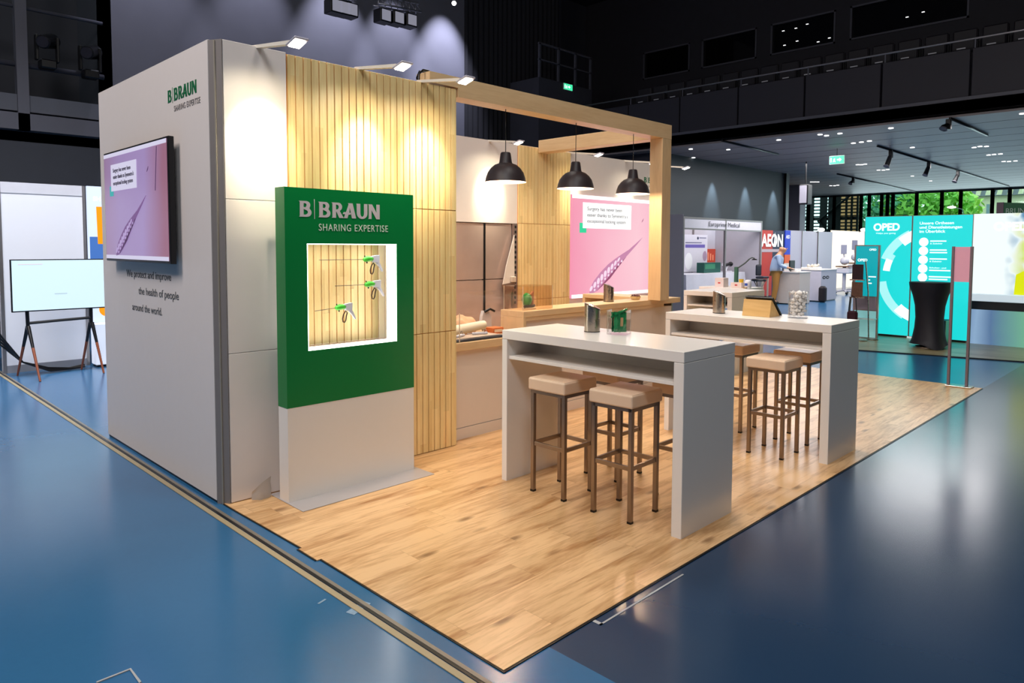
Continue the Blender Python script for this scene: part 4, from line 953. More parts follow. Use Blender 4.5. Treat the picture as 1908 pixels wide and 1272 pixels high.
MB().box(-.085, 1.105, 8.596, 8.60, .865, 1.492).build('screen', mat('screen_paleblue', 'CDE6F2', em=.95), et)
blur_line(.26, .007, 'screen_text', mat('screen_pinktext', 'E0C8D0', em=.9), et, (-.02, 8.595, 1.44), X)
blur_line(.14, .008, 'screen_text', mat('screen_greytext', 'A8BCC6', em=.9), et, (.36, 8.595, 1.06), X)
cbm = MB(); cbl = []
for i in range(4):
    cbl = [(-.35-.03*i, 8.9, 1.0-.05*i), (-.18, 8.85+.03*i, .55-.04*i), (.05, 8.88+.02*i, .18), (.35, 8.9+.04*i, .03+.01*i), (.6, 8.98+.03*i, .02), (.82, 9.05, .02+.012*i)]
    # smooth
    sm_ = []
    for j in range(len(cbl)-1):
        for u in range(6):
            a_, b_ = Vector(cbl[j]), Vector(cbl[j+1]); sm_.append(a_.lerp(b_, u/6))
    cbm.tube(sm_, .011, 6)
tag(cbm.build('cable_bundle', black), 'black cables hanging and trailing along the floor behind the easel', 'cable')
tag(MB().box(-.75, -.36, 9.1, 9.4, 0, .42, .02).build('blue_case', mat('case_blue', '1F6FC8', .4)), 'bright blue case on the floor at the left edge', 'case')

# ================================================================= RIGHT BACKGROUND
# neighbouring shell stand
es = T('shell_scheme_stand', 'grey shell stand with white fascia lettering beyond the tall counter', 'exhibition stand', (17, 9, 0))
xa, xb, yf, yb = 14.77, 19.32, 8.28, 9.85
gm = mat('shell_panel', 'BCB8C2', .5, var=.03)
for x in (xa, 17.05, xb): MB().box(x-.03, x+.03, yf-.03, yf+.03, 0, 2.5).build('upright', alu, es)
MB().box(xa+.03, 17.02, yf-.02, yf+.02, 2.2, 2.45).box(17.08, xb-.03, yf-.02, yf+.02, 2.2, 2.45).build('fascia', mat('fascia_white', 'D4D2DC', .4), es)
MB().box(xa, xb, yf-.025, yf+.025, 2.45, 2.50).box(xa, xb, yf-.025, yf+.025, 2.16, 2.20).build('fascia_rail', alu, es)
MB().box(xa, xb, yb, yb+.03, 0, 2.5).build('back_panel', gm, es)
MB().box(xa-.02, xa+.02, yf+.03, yb, 0, 2.5).build('side_panel', mat('shell_side_shaded', '8C8A98', .5), es)  # darker copy of the panel grey, shade of this side put into the colour
MB().box(xb-.02, xb+.02, yf+.03, yb, 0, 2.5).build('side_panel', gm, es)
for x in (16.3, 17.9): MB().box(x-.03, x+.03, yb-.04, yb, 0, 2.5).build('upright', alu, es)
text('Europrime Medical', .135, 'fascia_text', mat('fascia_letter', '3C3C44', .5), es, (16.04, yf-.034, 2.27), X, Z, width=1.8)
# dark flank wall between booths
tag(MB().box(12.0, 12.05, 6.6, 9.0, 0, 2.42).build('grey_partition_wall', mat('flank_grey', '8E8C9A', .5)), 'tall grey partition seen between the wooden post and the shell stand', 'partition wall')
es_t = T('draped_table', 'table under a white cloth inside the shell stand', 'table', (17.4, 9.1, 0))
TZ = .90
MB().box(15.7, 19.1, 8.75, 9.4, TZ-.05, TZ-.01, .01).build('tabletop', white, es_t)
for x in (15.8, 19.0):
    for y in (8.82, 9.33): MB().cyl((x, y, 0), (x, y, TZ-.05), .02).build('leg', alu, es_t)
b = MB(); Lx = 3.5
per = [(15.65+Lx*i/20, 8.7) for i in range(21)]+[(19.15, 8.7+.75*i/8) for i in range(1, 9)]+[(19.15-Lx*i/20, 9.45) for i in range(1, 21)]+[(15.65, 9.45-.75*i/8) for i in range(1, 8)]
A = []; B = []
for i, (x, y) in enumerate(per):
    k = .05*math.sin(i*1.7); A.append(b.bm.verts.new((x, y, TZ))); B.append(b.bm.verts.new((x+(x-17.4)*.03, y+(y-9.07)*.15+k*.5, .30+.03*math.sin(i*.9))))
for i in range(len(per)):
    j = (i+1) % len(per); b.bm.faces.new((A[i], A[j], B[j], B[i])).smooth = True
b.bm.faces.new(A)
tag(b.build('tablecloth', mat('cloth_white', 'DCDCE6', .7)), 'white cloth with hanging folds over the table in the shell stand', 'tablecloth')
def poster(x0, x1, y, z0, z1, nm, label, m):
    t = T(nm, label, 'poster', ((x0+x1)/2, y, z0)); MB().box(x0, x1, y, y+.03, z0, z1).build('sheet', m, t); return t
t = poster(16.3, 18.2, 9.5, .92, 2.06, 'framed_poster', 'white poster with violet bar and pictures at the left in the shell stand', mat('poster_white', 'D8D6E2', .4))
shape([[(0, 0), (1.15, 0), (1.15, .10), (0, .10)]], 'violet_bar', mat('poster_violet', '6F64B4', .5), t, (16.9, 9.5, 1.66), X, Z)
blur_line(.95, .03, 'poster_text', mat('poster_text', '7A7A98', .5), t, (16.9, 9.5, 1.80), X)
blur_line(.42, .03, 'poster_logo', mat('poster_text', '7A7A98', .5), t, (17.7, 9.5, 1.95), X); shape([arc(17.62, 1.955, .05, .045, 0, 340, 12)], 'poster_logo', mat('poster_navy', '2C3450', .5), t, (0, 9.5, 0), X, Z)
shape([arc(17.1, 1.25, .22, .26, 0, 350, 16)], 'device_picture', mat('poster_pale', 'F2F4F8', .5), t, (0, 9.5, 0), X, Z)
shape([arc(18.05, 1.4, .13, .16, 0, 350, 16)], 'detail_picture', mat('poster_mauve', 'A890A8', .5), t, (0, 9.5, 0), X, Z)
t = poster(18.45, 19.25, 9.8, 1.18, 1.62, 'orange_poster', 'small orange red poster on the back wall of the shell stand', mat('poster_orange', 'C4462C', .5))
for i in range(4): shape([[(0, 0), (.08, 0), (.08, .30-.04*i), (0, .30-.04*i)]], 'printed_column', mat('poster_peach', 'E8906C', .5), t, (18.6+i*.15, 9.8, 1.25), X, Z)
gb = T('green_carton', 'dark green carton on the white cloth in the shell stand', 'box', (17.7, 9.1, TZ))
MB().box(17.15, 18.15, 9.0, 9.25, TZ+.002, TZ+.31, .005).build('carton', mat('carton_green', '1E5A50', .5), gb)
MB().box(17.2, 17.8, 8.995, 9.0, TZ+.12, TZ+.27).build('label_patch', mat('carton_green_light', '3C8A68', .5), gb)
mi = T('white_microscope', 'white bench device with black eyepiece on the white cloth', 'device', (18.5, 8.95, TZ))
MB().box(18.25, 18.7, 8.9, 9.1, TZ+.002, TZ+.04, .01).tube([(18.4, 9.0, TZ+.04), (18.5, 9.0, TZ+.16), (18.3, 9.0, TZ+.24)], [.06, .06, .05], 10).build('body', mat('device_white', 'D8D8E0', .4), mi)
MB().cyl((18.3, 8.98, TZ+.2), (18.65, 8.95, TZ+.26), .05).ball((18.66, 8.94, TZ+.25), .08).build('eyepiece', black, mi)
# things on rearmost bar table
def P3(px, py, x): return P(px, py, 'x', x)
z0 = 1.1
bx = [(7.68, 3.30, .15, .14, .135, 'E8D8D4', 'tall pale carton with small red mark standing left on the rearmost bar table', 'left'),
      (7.72, 3.05, .13, .17, .075, 'EAD6CE', 'low pale carton standing in the middle of the rearmost bar table', 'mid')]
for x, y, sx_, sy_, hh, c, lb, kk in bx:
    t = T('carton', lb, 'box', (x, y, z0)); MB().box(x, x+sx_, y-sy_/2, y+sy_/2, z0, z0+hh, .002).build('body', mat('carton_pale_'+kk, c, .5), t)
    MB().box(x-.001, x, y-.02, y+.02, z0+hh*.4, z0+hh*.4+.018).build('red_mark', mat('mark_red', 'D03030', .5), t)
cu_ = T('yellow_cup', 'small yellow cup on top of the middle carton', 'cup', (7.78, 3.0, z0+.075)); MB().lathe((7.78, 3.0, z0+.076), [(.001, 0), (.03, 0), (.036, .05), (.033, .05), (.028, .006), (.001, .006)], 18).build('shell', mat('cup_yellow', 'F2C22C', .4), cu_)
bo = T('white_canister', 'white rounded canister with blue label on the rearmost bar table', 'canister', (7.75, 2.90, z0))
MB().lathe((7.80, 2.905, z0), [(.001, 0), (.045, 0), (.05, .02), (.05, .09), (.04, .11), (.02, .12), (.001, .12)], 22).build('body', mat('canister_white', 'E4E4EC', .4), bo)
MB().box(7.748, 7.75, 2.885, 2.93, z0+.035, z0+.07).build('blue_label', mat('label_blue', '2C50B0', .5), bo)
di = T('tan_dish', 'small tan dish at the right on the rearmost bar table', 'dish', (7.72, 2.89, z0)); MB().lathe((7.67, 2.885, z0), [(.001, 0), (.025, 0), (.04, .016), (.036, .016), (.001, .005)], 18).build('shell', mat('dish_tan', 'DDB884', .5), di)
ma = T('green_magnifier_arm', 'dark green upright post with jointed magnifier arm behind the cartons', 'magnifier lamp', (7.9, 3.15, z0))
MB().box(7.88, 7.93, 3.12, 3.17, z0, z0+.30, .004).build('post', mat('arm_green', '3E6A58', .45), ma)
MB().tube([(7.9, 3.14, z0+.27), (7.95, 3.03, z0+.36), (7.98, 2.98, z0+.42)], .010, 8).tube([(7.98, 2.98, z0+.42), (7.98, 2.94, z0+.44), (7.98, 2.90, z0+.43)], .008, 8).build('arm', mat('arm_grey_green', '5A6460', .4, metal=.4), ma)
MB().lathe((7.98, 2.90, z0+.405), [(.001, .02), (.03, .015), (.045, 0), (.04, 0), (.001, .01)], 18).build('magnifier_head', black, ma)

# person stand
ar = T('printed_banner', 'red and navy banner lettered AEON with blue stripe beside it', 'banner', (21.7, 9.0, 0))
MB().box(20.8, 22.65, 9.0, 9.04, .02, 2.26).build('dark_panel', mat('banner_navy', '1C2242', .5), ar)
MB().box(20.8, 21.7, 8.995, 9.0, .02, 2.26).build('red_panel', mat('banner_red', 'B83024', .5, var=.25, nscale=1.5), ar)
MB().box(20.8, 22.4, 8.985, 8.995, 1.52, 1.62).build('grey_line', mat('banner_grey', 'B8A8B0', .5), ar)
text('AEON', .42, 'banner_title', mat('banner_lettering', 'FFFFFF', em=.8), ar, (20.85, 8.98, 1.72), X, Z, bold=.045, width=1.65)
shape([[(21.74, 1.70), (21.84, 2.2), (21.94, 1.70)]], 'flame_mark', mat('banner_lettering', 'FFFFFF', em=.8), ar, (0, 8.98, 0), X, Z)
for z0_, z1_, c, nm in ((1.0, 2.28, '1438C8', 'blue_stripe'), (.82, 1.0, 'E86020', 'orange_stripe'), (.3, .82, 'E4DCD0', 'cream_stripe')):
    z0_, z1_ = {'blue_stripe': (1.42, 2.28), 'orange_stripe': (1.12, 1.42), 'cream_stripe': (.0, 1.12)}[nm]
    MB().box(22.66, 23.1, 8.98, 9.02, z0_, z1_).build(nm, mat(nm, c, .5), ar)
text('AED', .12, 'stripe_text', mat('banner_lettering', 'FFFFFF', em=.8), ar, (22.72, 8.98, 2.0), X, Z, bold=.03, width=.32)
rp_ = T('partition_row', 'row of pale lilac white partitions in the far foyer', 'partition wall', (25.4, 9.2, 0))
for x in (23.15, 24.6, 26.1): MB().box(x, x+1.44, 9.2, 9.24, .0, 2.3).build('panel', mat('lilac_white', 'C4C0D0', .45), rp_); MB().box(x-.03, x+.01, 9.17, 9.25, 0, 2.3).build('upright', alu, rp_)
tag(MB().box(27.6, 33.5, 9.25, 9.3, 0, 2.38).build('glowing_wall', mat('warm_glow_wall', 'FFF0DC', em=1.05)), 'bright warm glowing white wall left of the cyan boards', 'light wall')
def pedestal(x, y, sx_, sy_, hh, label, txt=None, c='D8C8BC'):
    t = T('reception_pedestal', label, 'pedestal', (x, y, 0)); MB().box(x-sx_/2, x+sx_/2, y-sy_/2, y+sy_/2, .03, hh-.03, .004).build('body', mat('pedestal_'+c, c, .4), t)
    MB().box(x-sx_/2-.02, x+sx_/2+.02, y-sy_/2-.02, y+sy_/2+.02, hh-.03, hh, .003).build('top', white, t)
    MB().box(x-sx_/2+.02, x+sx_/2-.02, y-sy_/2+.02, y+sy_/2-.02, 0, .03).build('base', black, t)
    if txt:
        for u in range(2): shape([arc(.13+.27*u, .05, .13, .05, 0, 350, 16), arc(.14+.27*u, .05, .08, .02, 0, 350, 12)], 'dark_logo_mark', blackm, t, (x-sx_/2+.1, y-sy_/2, hh-.30), X, Z)
    return t
pedestal(18.95, 7.05, .75, .70, .97, 'white pedestal with monitor in front of the sitting person')
pedestal(20.9, 7.2, 1.25, .9, 1.0, 'white pedestal with small dark logo and white pieces on top, right of the person', True, 'C8C4D0')
mo = T('desk_monitor', 'black monitor seen from behind on the pedestal by the person', 'monitor', (18.9, 7.15, .97))
MB().box(18.7, 19.05, 7.05, 7.09, 1.0, 1.3, .01).build('housing', black, mo); MB().box(18.85, 18.95, 7.06, 7.12, .97, 1.02).build('foot', black, mo)
tag(MB().box(18.62, 18.9, 6.80, 6.98, .9705, 1.02, .01).build('paper_stack', mat('paper', 'F0ECE8', .5)), 'small white paper stack at the front of the pedestal with the monitor', 'paper')
sh = T('white_sample_tray', 'white tray of pale samples on the pedestal with the dark logo', 'tray', (20.8, 7.2, 1.0))
MB().box(20.3, 21.2, 7.1, 7.4, 1.002, 1.06, .01).build('tray', white, sh)
b = MB()
for i in range(9): b.ball((20.4+i*.09, 7.2+.05*math.sin(i*2), 1.10+.02*math.sin(i)), .05, sub=1)
b.build('samples', mat('sample_beige', 'D8D0C0', .5), sh)
tag(MB().box(20.05, 20.3, 6.55, 6.75, 0, .5, .06).build('backpack', mat('backpack_black', '1A1418', .7)), 'black backpack on the floor between the two pedestals', 'bag')
# stool behind
fs = T('folding_stool', 'black seat stool with crossed pale legs beside the person', 'stool', (17.75, 7.55, 0))
MB().lathe((17.75, 7.55, .70), [(.001, 0), (.2, .0), (.22, .03), (.2, .06), (.001, .07)], 24).build('seat', black, fs)
MB().tube([(17.65, 7.7, 0), (17.85, 7.4, .70)], .016, 8).build('leg', alu, fs); MB().tube([(17.9, 7.4, 0), (17.65, 7.65, .70)], .016, 8).build('leg', alu, fs); MB().tube([(17.55, 7.35, 0), (17.8, 7.65, .70)], .016, 8).build('leg', alu, fs)
# medical devices before the glowing wall
def device(px, py, xx, label, s_=1.0):
    p = P(px, py, 'z', 0); x, y = p.x, p.y
    t = T('medical_device', label, 'medical device', (x, y, 0), 0)
    dm_ = mat('device_grey', 'B8B8C2', .4)
    b = MB()
    for a in range(5): 
        u = a*2*PI/5; b.tube([(x, y, .14), (x+.32*math.cos(u), y+.32*math.sin(u), .10)], .03, 6)
    b.build('base', dm_, t)
    for a in range(5):
        u = a*2*PI/5; MB().ball((x+.34*math.cos(u), y+.34*math.sin(u), .05), .05, sub=1).build('caster', black, t)
    MB().cyl((x, y, .14), (x, y, 1.0*s_), .06).build('column', dm_, t)
    MB().box(x-.2, x+.2, y-.22, y+.22, .75*s_, .95*s_, .03).build('unit', mat('device_white', 'D8D8E0', .4), t)
    MB().box(x-.22, x+.22, y-.24, y+.24, .98*s_, 1.02*s_, .01).build('tray', mat('device_brown', '7A5A44', .4), t)
    MB().ball((x, y, 1.2*s_), .16, sz=.9).build('head', mat('device_white', 'D8D8E0', .4), t)
    MB().box(x-.02, x+.02, y-.06, y+.14, 1.45*s_, 1.78*s_, .01).build('display', mat('device_screen', 'A4A8BC', .2), t)
    MB().tube([(x, y, 1.25*s_), (x+.02, y+.04, 1.46*s_)], .03, 6).build('neck', dm_, t)
device(1572, 548, 0, 'white wheeled medical device with small display before the glowing wall')
device(1592, 545, 0, 'taller grey wheeled medical device beside the brochure rack', 1.1)

# person: one continuous skinned body
def person():
    pr = T('person', 'bald person in pale blue shirt and tan trousers leaning over papers at a pedestal', 'person', (18.6, 7.33, 0))
    bx_, by_ = 18.55, 7.42
    F = Vector((.35, -.94, 0)).normalized(); S = Vector((.94, .35, 0))   # facing right in the photograph
    def q(f, s_, z): return Vector((bx_, by_, 0))+F*f+S*s_+Z*z
    def skin(name, verts, edges, radii, m, root=0, sub=2):
        me = bpy.data.meshes.new(name); me.from_pydata([tuple(v) for v in verts], edges, []); o = bpy.data.objects.new(name, me); col.objects.link(o)
        sk = o.modifiers.new('s', 'SKIN'); ss = o.modifiers.new('u', 'SUBSURF'); ss.levels = sub; ss.render_levels = sub
        for v, r in zip(me.skin_vertices[0].data, radii): v.radius = (r, r)
        me.skin_vertices[0].data[root].use_root = True
        dg = bpy.context.evaluated_depsgraph_get(); dg.update(); ev = o.evaluated_get(dg); m2 = bpy.data.meshes.new_from_object(ev)
        bpy.data.objects.remove(o); m2.transform(mw(pr).inverted()); m2.materials.clear(); m2.materials.append(m)
        for p_ in m2.polygons: p_.use_smooth = True
        o2 = bpy.data.objects.new(name, m2); col.objects.link(o2); o2.parent = pr; return o2
    skinm = mat('skin', 'C8906C', .5)
    V = [q(0, 0, .95), q(.0, 0, 1.12), q(.05, 0, 1.32), q(.10, 0, 1.45), q(.15, 0, 1.53),      # pelvis..neck
         q(.185, 0, 1.60), q(.205, 0, 1.69),                                                     # head
         q(.10, .17, 1.42), q(.12, .21, 1.16), q(.34, .16, 1.08), q(.44, .13, 1.07),           # arm
         q(.10, -.17, 1.42), q(.12, -.21, 1.16), q(.34, -.16, 1.08), q(.44, -.13, 1.07),
         q(.02, .09, .90), q(.10, .11, .50), q(.04, .11, .10), q(.16, .11, .04),
         q(.02, -.09, .90), q(.02, -.11, .50), q(-.04, -.11, .10), q(.08, -.11, .04)]
    Eg = [(0, 1), (1, 2), (2, 3), (3, 4), (4, 5), (5, 6), (3, 7), (7, 8), (8, 9), (9, 10), (3, 11), (11, 12), (12, 13), (13, 14), (0, 15), (15, 16), (16, 17), (17, 18), (0, 19), (19, 20), (20, 21), (21, 22)]
    Rd = [.13, .13, .15, .12, .07, .125, .12, .06, .045, .035, .028, .06, .045, .035, .028, .09, .06, .045, .035, .09, .06, .045, .035]
    skin('body', V, Eg, Rd, skinm)
    # fingers of both hands
    for sd in (1, -1):
        for k in range(5):
            base = q(.44, sd*.13+(k-2)*.013, 1.065); L_ = (.05, .075, .08, .075, .06)[k]
            if k == 0: base = q(.42, sd*.13-sd*.03, 1.07)
            MB().tube([base, base+F*L_*.6-Z*.01, base+F*L_-Z*.03], [.010, .009, .006], 6).build('finger', skinm, pr)
    V2 = [q(.0, 0, .90), q(.0, 0, 1.06), q(.055, 0, 1.32), q(.09, 0, 1.44), q(.10, .17, 1.42), q(.12, .215, 1.16), q(.33, .165, 1.085), q(.10, -.17, 1.42), q(.12, -.215, 1.16), q(.33, -.165, 1.085)]
    skin('shirt', V2, [(0, 1), (1, 2), (2, 3), (3, 4), (4, 5), (5, 6), (3, 7), (7, 8), (8, 9)], [.20, .18, .185, .14, .08, .06, .048, .08, .06, .048], mat('shirt_blue', 'A9BEDC', .6))
    V3 = [q(0, 0, 1.06), q(.02, .09, .88), q(.10, .11, .50), q(.04, .11, .09), q(.02, -.09, .88), q(.02, -.11, .50), q(-.04, -.11, .09)]
    skin('trousers', V3, [(0, 1), (1, 2), (2, 3), (0, 4), (4, 5), (5, 6)], [.17, .13, .09, .07, .13, .09, .07], mat('trousers_tan', 'B8803C', .7))
    for sd, f_ in ((1, .10), (-1, .02)):
        MB().ball(q(f_, sd*.11, .045), .07, sx=1.1, sy=1.6, sz=.6).build('shoe', black, pr)
    # face
    hc = q(.21, 0, 1.655)
    MB().ball(hc+F*.10-Z*.01, .016, sub=2).build('nose', skinm, pr)
    for sd in (1, -1):
        MB().ball(hc+F*.078+S*sd*.032+Z*.012, .010, sub=2).build('eye', mat('eye_dark', '2A2020', .3), pr)
        MB().ball(hc+S*sd*.088-F*.005, .024, sx=.5, sub=2).build('ear', skinm, pr)
    MB().tube([hc+F*.082-S*.02-Z*.045, hc+F*.088-Z*.047, hc+F*.082+S*.02-Z*.045], .005, 6).build('mouth', mat('lips', '9A5A4C', .5), pr)
    MB().tube([hc+S*.086-Z*.01, hc+S*.07-F*.06-Z*.02, hc-F*.09-Z*.03, hc-S*.07-F*.06-Z*.02, hc-S*.086-Z*.01], .016, 6).build('hair', mat('hair_grey', '8C8078', .8), pr)
    sheet = q(.52, 0, 1.05); tag(MB().obox(sheet, .22, .16, .004, Matrix.Rotation(.3, 3, 'Z') @ Matrix.Rotation(.2, 3, 'X')).build('paper_sheet', mat('paper', 'F0ECE8', .5)), 'white paper sheets held by the bald person', 'paper')
person()
vc = T('high_chair', 'dark high chair back and pale frame left of the person', 'chair', (18.72, 7.92, 0))
MB().box(18.55, 18.9, 8.02, 8.06, .82, 1.15, .03).build('backrest', mat('chair_navy', '1C2030', .6), vc)
MB().box(18.52, 18.92, 7.78, 8.04, .74, .80, .02).build('seat', mat('chair_navy', '1C2030', .6), vc)
for x in (18.55, 18.88):
    for y in (7.81, 8.0): MB().box(x-.02, x+.02, y-.02, y+.02, 0, .74).build('leg', mat('chair_cream', 'E0D0BC', .5), vc)

# OPED stand
of_ = T('stand_floor', 'olive brown plank floor of the cyan stand', 'floor covering', (13, 0, 0))
MB().prism([(10.2, 2.95, .001), (10.3, 2.19, .001), (10.85, .02, .001), (12.0, -6, .001), (16, -6, .001), (16, 4.2, .001), (10.2, 4.2, .001)], (0, 0, .012)).build('planks', brownwood, of_)
MB().prism([(10.17, 2.95, .0005), (10.27, 2.18, .0005), (10.82, .02, .0005), (11.97, -6, .0005), (12.0, -6, .0005), (10.86, .03, .0005), (10.31, 2.19, .0005), (10.21, 2.95, .0005)], (0, 0, .015)).build('edge', blackm, of_)
cyan = mat('cyan_lit', '1EDEDE', em=.92)
wl_ = mat('board_white_lit', 'F4FFFF', em=1.15); pc = mat('board_pale_lit', 'A8F2F2', em=1.0)
ox = 12.6
def board(ya, yb, label):
    t = T('lit_board', label, 'display board', (ox, (ya+yb)/2, 0)); MB().box(ox, ox+.1, ya, yb, .04, 2.29).build('frame', alu, t)
    MB().box(ox-.006, ox, ya+.01, yb-.01, .05, 2.28).build('lit_fabric', cyan, t); MB().box(ox+.01, ox+.09, ya+.05, yb-.05, 0, .04).build('base', black, t); return t
tb = board(2.098, 2.93, 'cyan lit board with OPED title and broken white ring'); OX = ox-.006
# ring centred on the joint between the boards, left half on the left board
for a0, a1, r0, r1, m in ((114, 131, .74, .92, wl_), (117, 160, .80, .95, pc), (150, 166, .74, .86, pc), (158, 174, .74, .86, wl_), (188, 238, .80, .95, pc), (226, 246, .74, .92, wl_)):
    pts_ = [(min(x_, -.384), z_) for x_, z_ in arc(0, 1.17, r1, r1, a0, a1, 14)+arc(0, 1.17, r0, r0, a1, a0, 14)]
    shape([pts_], 'ring_segment', m, tb, (OX, 1.72, 0), -Y, Z, thick=.001 if m is pc else .002)
text('OPED', .135, 'board_title', wl_, tb, (OX, 2.77, 2.02), -Y, Z, bold=.05, width=.46, thick=.002)
text('Helps you going', .028, 'board_subtitle', wl_, tb, (OX, 2.72, 1.955), -Y, Z, width=.34, thick=.002)
tb2 = board(1.125, 2.092, 'cyan lit board listing products beside white discs')
for i, s_ in enumerate(('Unsere Orthesen', 'und Dienstleistungen', 'im Überblick')):
    text(s_, .052, 'board_heading', wl_, tb2, (OX, 1.975, 2.12-i*.075), -Y, Z, bold=.02, width=(.55, .68, .42)[i], thick=.002)
for i, (s1, s2) in enumerate(((.26, '& Zubehör'), (.27, .28), (.28, '& Zubehör'), ('Schulter- und', .34), (.36, .30), (.26, .2), (.22, .2))):
    zc = 1.80-i*.162
    shape([arc(0, 0, .078, .080, 0, 350, 20)], 'white_disc', wl_, tb2, (OX, 1.895, zc), -Y, Z, thick=.002)
    for s_, dz in ((s1, .006), (s2, -.040)):
        if isinstance(s_, str): text(s_, .026, 'list_text', wl_, tb2, (OX, 1.79, zc+dz), -Y, Z, width=.2 if s_[0] == '&' else .27, bold=.01, thick=.002)
        else: blur_line(s_, .022, 'list_text', wl_, tb2, (OX, 1.79, zc+dz), -Y, .002)
# pale pane standing in front
lsn = T('led_wall', 'bright white video wall with yellow green picture at the right edge', 'video wall', (12.65, -.6, .6))
LEDBOX = MB().box(12.6, 12.72, -2.6, 1.118, .90, 2.29)
text('OPED', .14, 'screen_title', mat('screen_title_white', 'FFFFFF', em=1.6), lsn, (12.599, .82, 2.0), -Y, Z, bold=.05, width=.5, thick=.002)
shape([[(.0, 0), (.9, 0), (.9, .75), (.35, .62), (.15, .42), (.02, .34)]], 'yellow_shape', mat('screen_yellow', 'D8E000', em=.95), lsn, (12.599, .49, .905), -Y, Z, thick=.002)
pm_ = bpy.data.materials.new('blurred_leaves'); pm_.use_nodes = True; nt = pm_.node_tree; b = nt.nodes['Principled BSDF']
tc = nd(nt, 'ShaderNodeTexCoord'); no = nd(nt, 'ShaderNodeTexNoise'); no.inputs['Scale'].default_value = 4.5; no.inputs['Detail'].default_value = 1
nt.links.new(tc.outputs['Object'], no.inputs['Vector']); sp_ = nd(nt, 'ShaderNodeSeparateXYZ'); nt.links.new(tc.outputs['Object'], sp_.inputs[0])
mr_ = nd(nt, 'ShaderNodeMapRange'); mr_.inputs[1].default_value = 1.34; mr_.inputs[2].default_value = 1.12; nt.links.new(mth(nt, 'ADD', sp_.outputs[1], mth(nt, 'MULTIPLY', no.outputs['Fac'], .25)), mr_.inputs[0])
rp = nd(nt, 'ShaderNodeValToRGB'); e = rp.color_ramp.elements
for i, (p_, c) in enumerate([(.3, '5E92B8'), (.7, 'C8DC28'), (.42, 'A4C4D8'), (.5, 'E4F4F4'), (.58, 'DCE4A8')]):
    el = e[i] if i < 2 else e.new(p_); el.position = p_; el.color = srgb(c)
mxl = nd(nt, 'ShaderNodeMix', data_type='RGBA'); nt.links.new(mr_.outputs[0], mxl.inputs[0]); mxl.inputs[6].default_value = srgb('F4FFFF'); nt.links.new(no.outputs['Fac'], rp.inputs[0]); nt.links.new(rp.outputs[0], mxl.inputs[7]); nt.links.new(mxl.outputs[2], b.inputs['Emission Color']); b.inputs['Emission Strength'].default_value = 1.0; b.inputs['Base Color'].default_value = (.02, .02, .02, 1)
LEDBOX.build('screen', pm_, lsn)
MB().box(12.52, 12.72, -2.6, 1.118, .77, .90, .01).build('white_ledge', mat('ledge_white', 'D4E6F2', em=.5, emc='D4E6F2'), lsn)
MB().box(12.6, 12.72, -2.6, 1.118, .62, .77).build('dark_band', mat('band_navy', '081C2A', .3), lsn)
MB().box(12.6, 12.72, -2.6, 1.118, .012, .62).build('gradient_skirt', gradmat('skirt_gradient', [(0, '6E90C4'), (1, '7CC8A0'), (.25, '9CC0E4'), (.5, '5E84B0')], 'y', 1.86, .9, .75), lsn)  # emissive blue to green colour ramp along the lower panel
# brochure stele and rack
sl = T('brochure_stele', 'slim cyan stele with pale base beside the ringed board', 'stele', (11.9, 2.66, 0))
MB().box(11.9, 11.95, 2.42, 2.86, .02, 1.74).build('frame', alu, sl)
MB().box(11.893, 11.90, 2.45, 2.83, .80, 1.72).build('cyan_panel', mat('cyan_soft', '08B4C0', em=.75), sl)
MB().box(11.893, 11.90, 2.45, 2.83, .55, .78).build('grey_panel', mat('stele_grey', '9A8C98', .4), sl)
MB().box(11.893, 11.90, 2.45, 2.83, .04, .53).build('aqua_panel', mat('stele_aqua', '88C4C4', em=.45, emc='88C4C4'), sl)
MB().box(11.75, 11.9, 2.43, 2.85, .38, .40).build('shelf', mat('shelf_clear', 'D8ECEC', .2), sl)
MB().cyl((11.85, 2.48, .012), (11.85, 2.48, .03), .10).build('foot', steel, sl)
text('OPED', .035, 'stele_title', wl_, sl, (11.893, 2.60, 1.64), -Y, Z, bold=.04, width=.12)
text('OPED', .05, 'stele_title', wl_, sl, (11.893, 2.80, 1.44), -Y, Z, bold=.04, width=.17)
for u, wd in ((1.15, .13), (1.09, .03), (1.03, .06)): blur_line(wd, .02, 'stele_text', wl_, sl, (11.893, 2.60, u), -Y)
rk = T('leaflet_rack', 'slender silver leaflet rack in front of the cyan stele', 'rack', (11.6, 2.62, 0))
MB().tube([(11.55, 2.45, .03), (11.6, 2.50, .9), (11.6, 2.56, 1.45)], .012, 8).tube([(11.6, 2.85, .03), (11.6, 2.78, .9), (11.6, 2.74, 1.45)], .012, 8).cyl((11.55, 2.6, .013), (11.55, 2.6, .03), .13).build('frame', steel, rk)
for z_, c_, lb in ((1.12, '2A1820', 'dark leaflet with photo in the top tray of the rack'), (.80, '6A4A38', 'brown leaflet with photo in the middle tray of the rack'), ):
    MB().box(11.52, 11.56, 2.55, 2.80, z_-.02, z_, .003).build('tray', steel, rk)
    lf = T('leaflet', lb, 'leaflet', (11.53, 2.67, z_)); MB().box(11.525, 11.535, 2.57, 2.76, z_, z_+.27).build('sheet', mat('leaflet_'+c_, c_, .4, var=.4, nscale=20), lf)
hb = T('hanging_bag', 'dark red patterned bag hanging low on the leaflet rack', 'bag', (11.45, 2.72, .35))
MB().box(11.42, 11.50, 2.62, 2.80, .30, .55, .03).build('bag_body', mat('bag_dark_red', '3A1420', .5, var=.5, nscale=30), hb)
MB().tube([(11.46, 2.64, .54), (11.46, 2.66, .78), (11.46, 2.72, .82), (11.46, 2.76, .78), (11.46, 2.78, .54)], .008, 6).build('handle', black, hb)
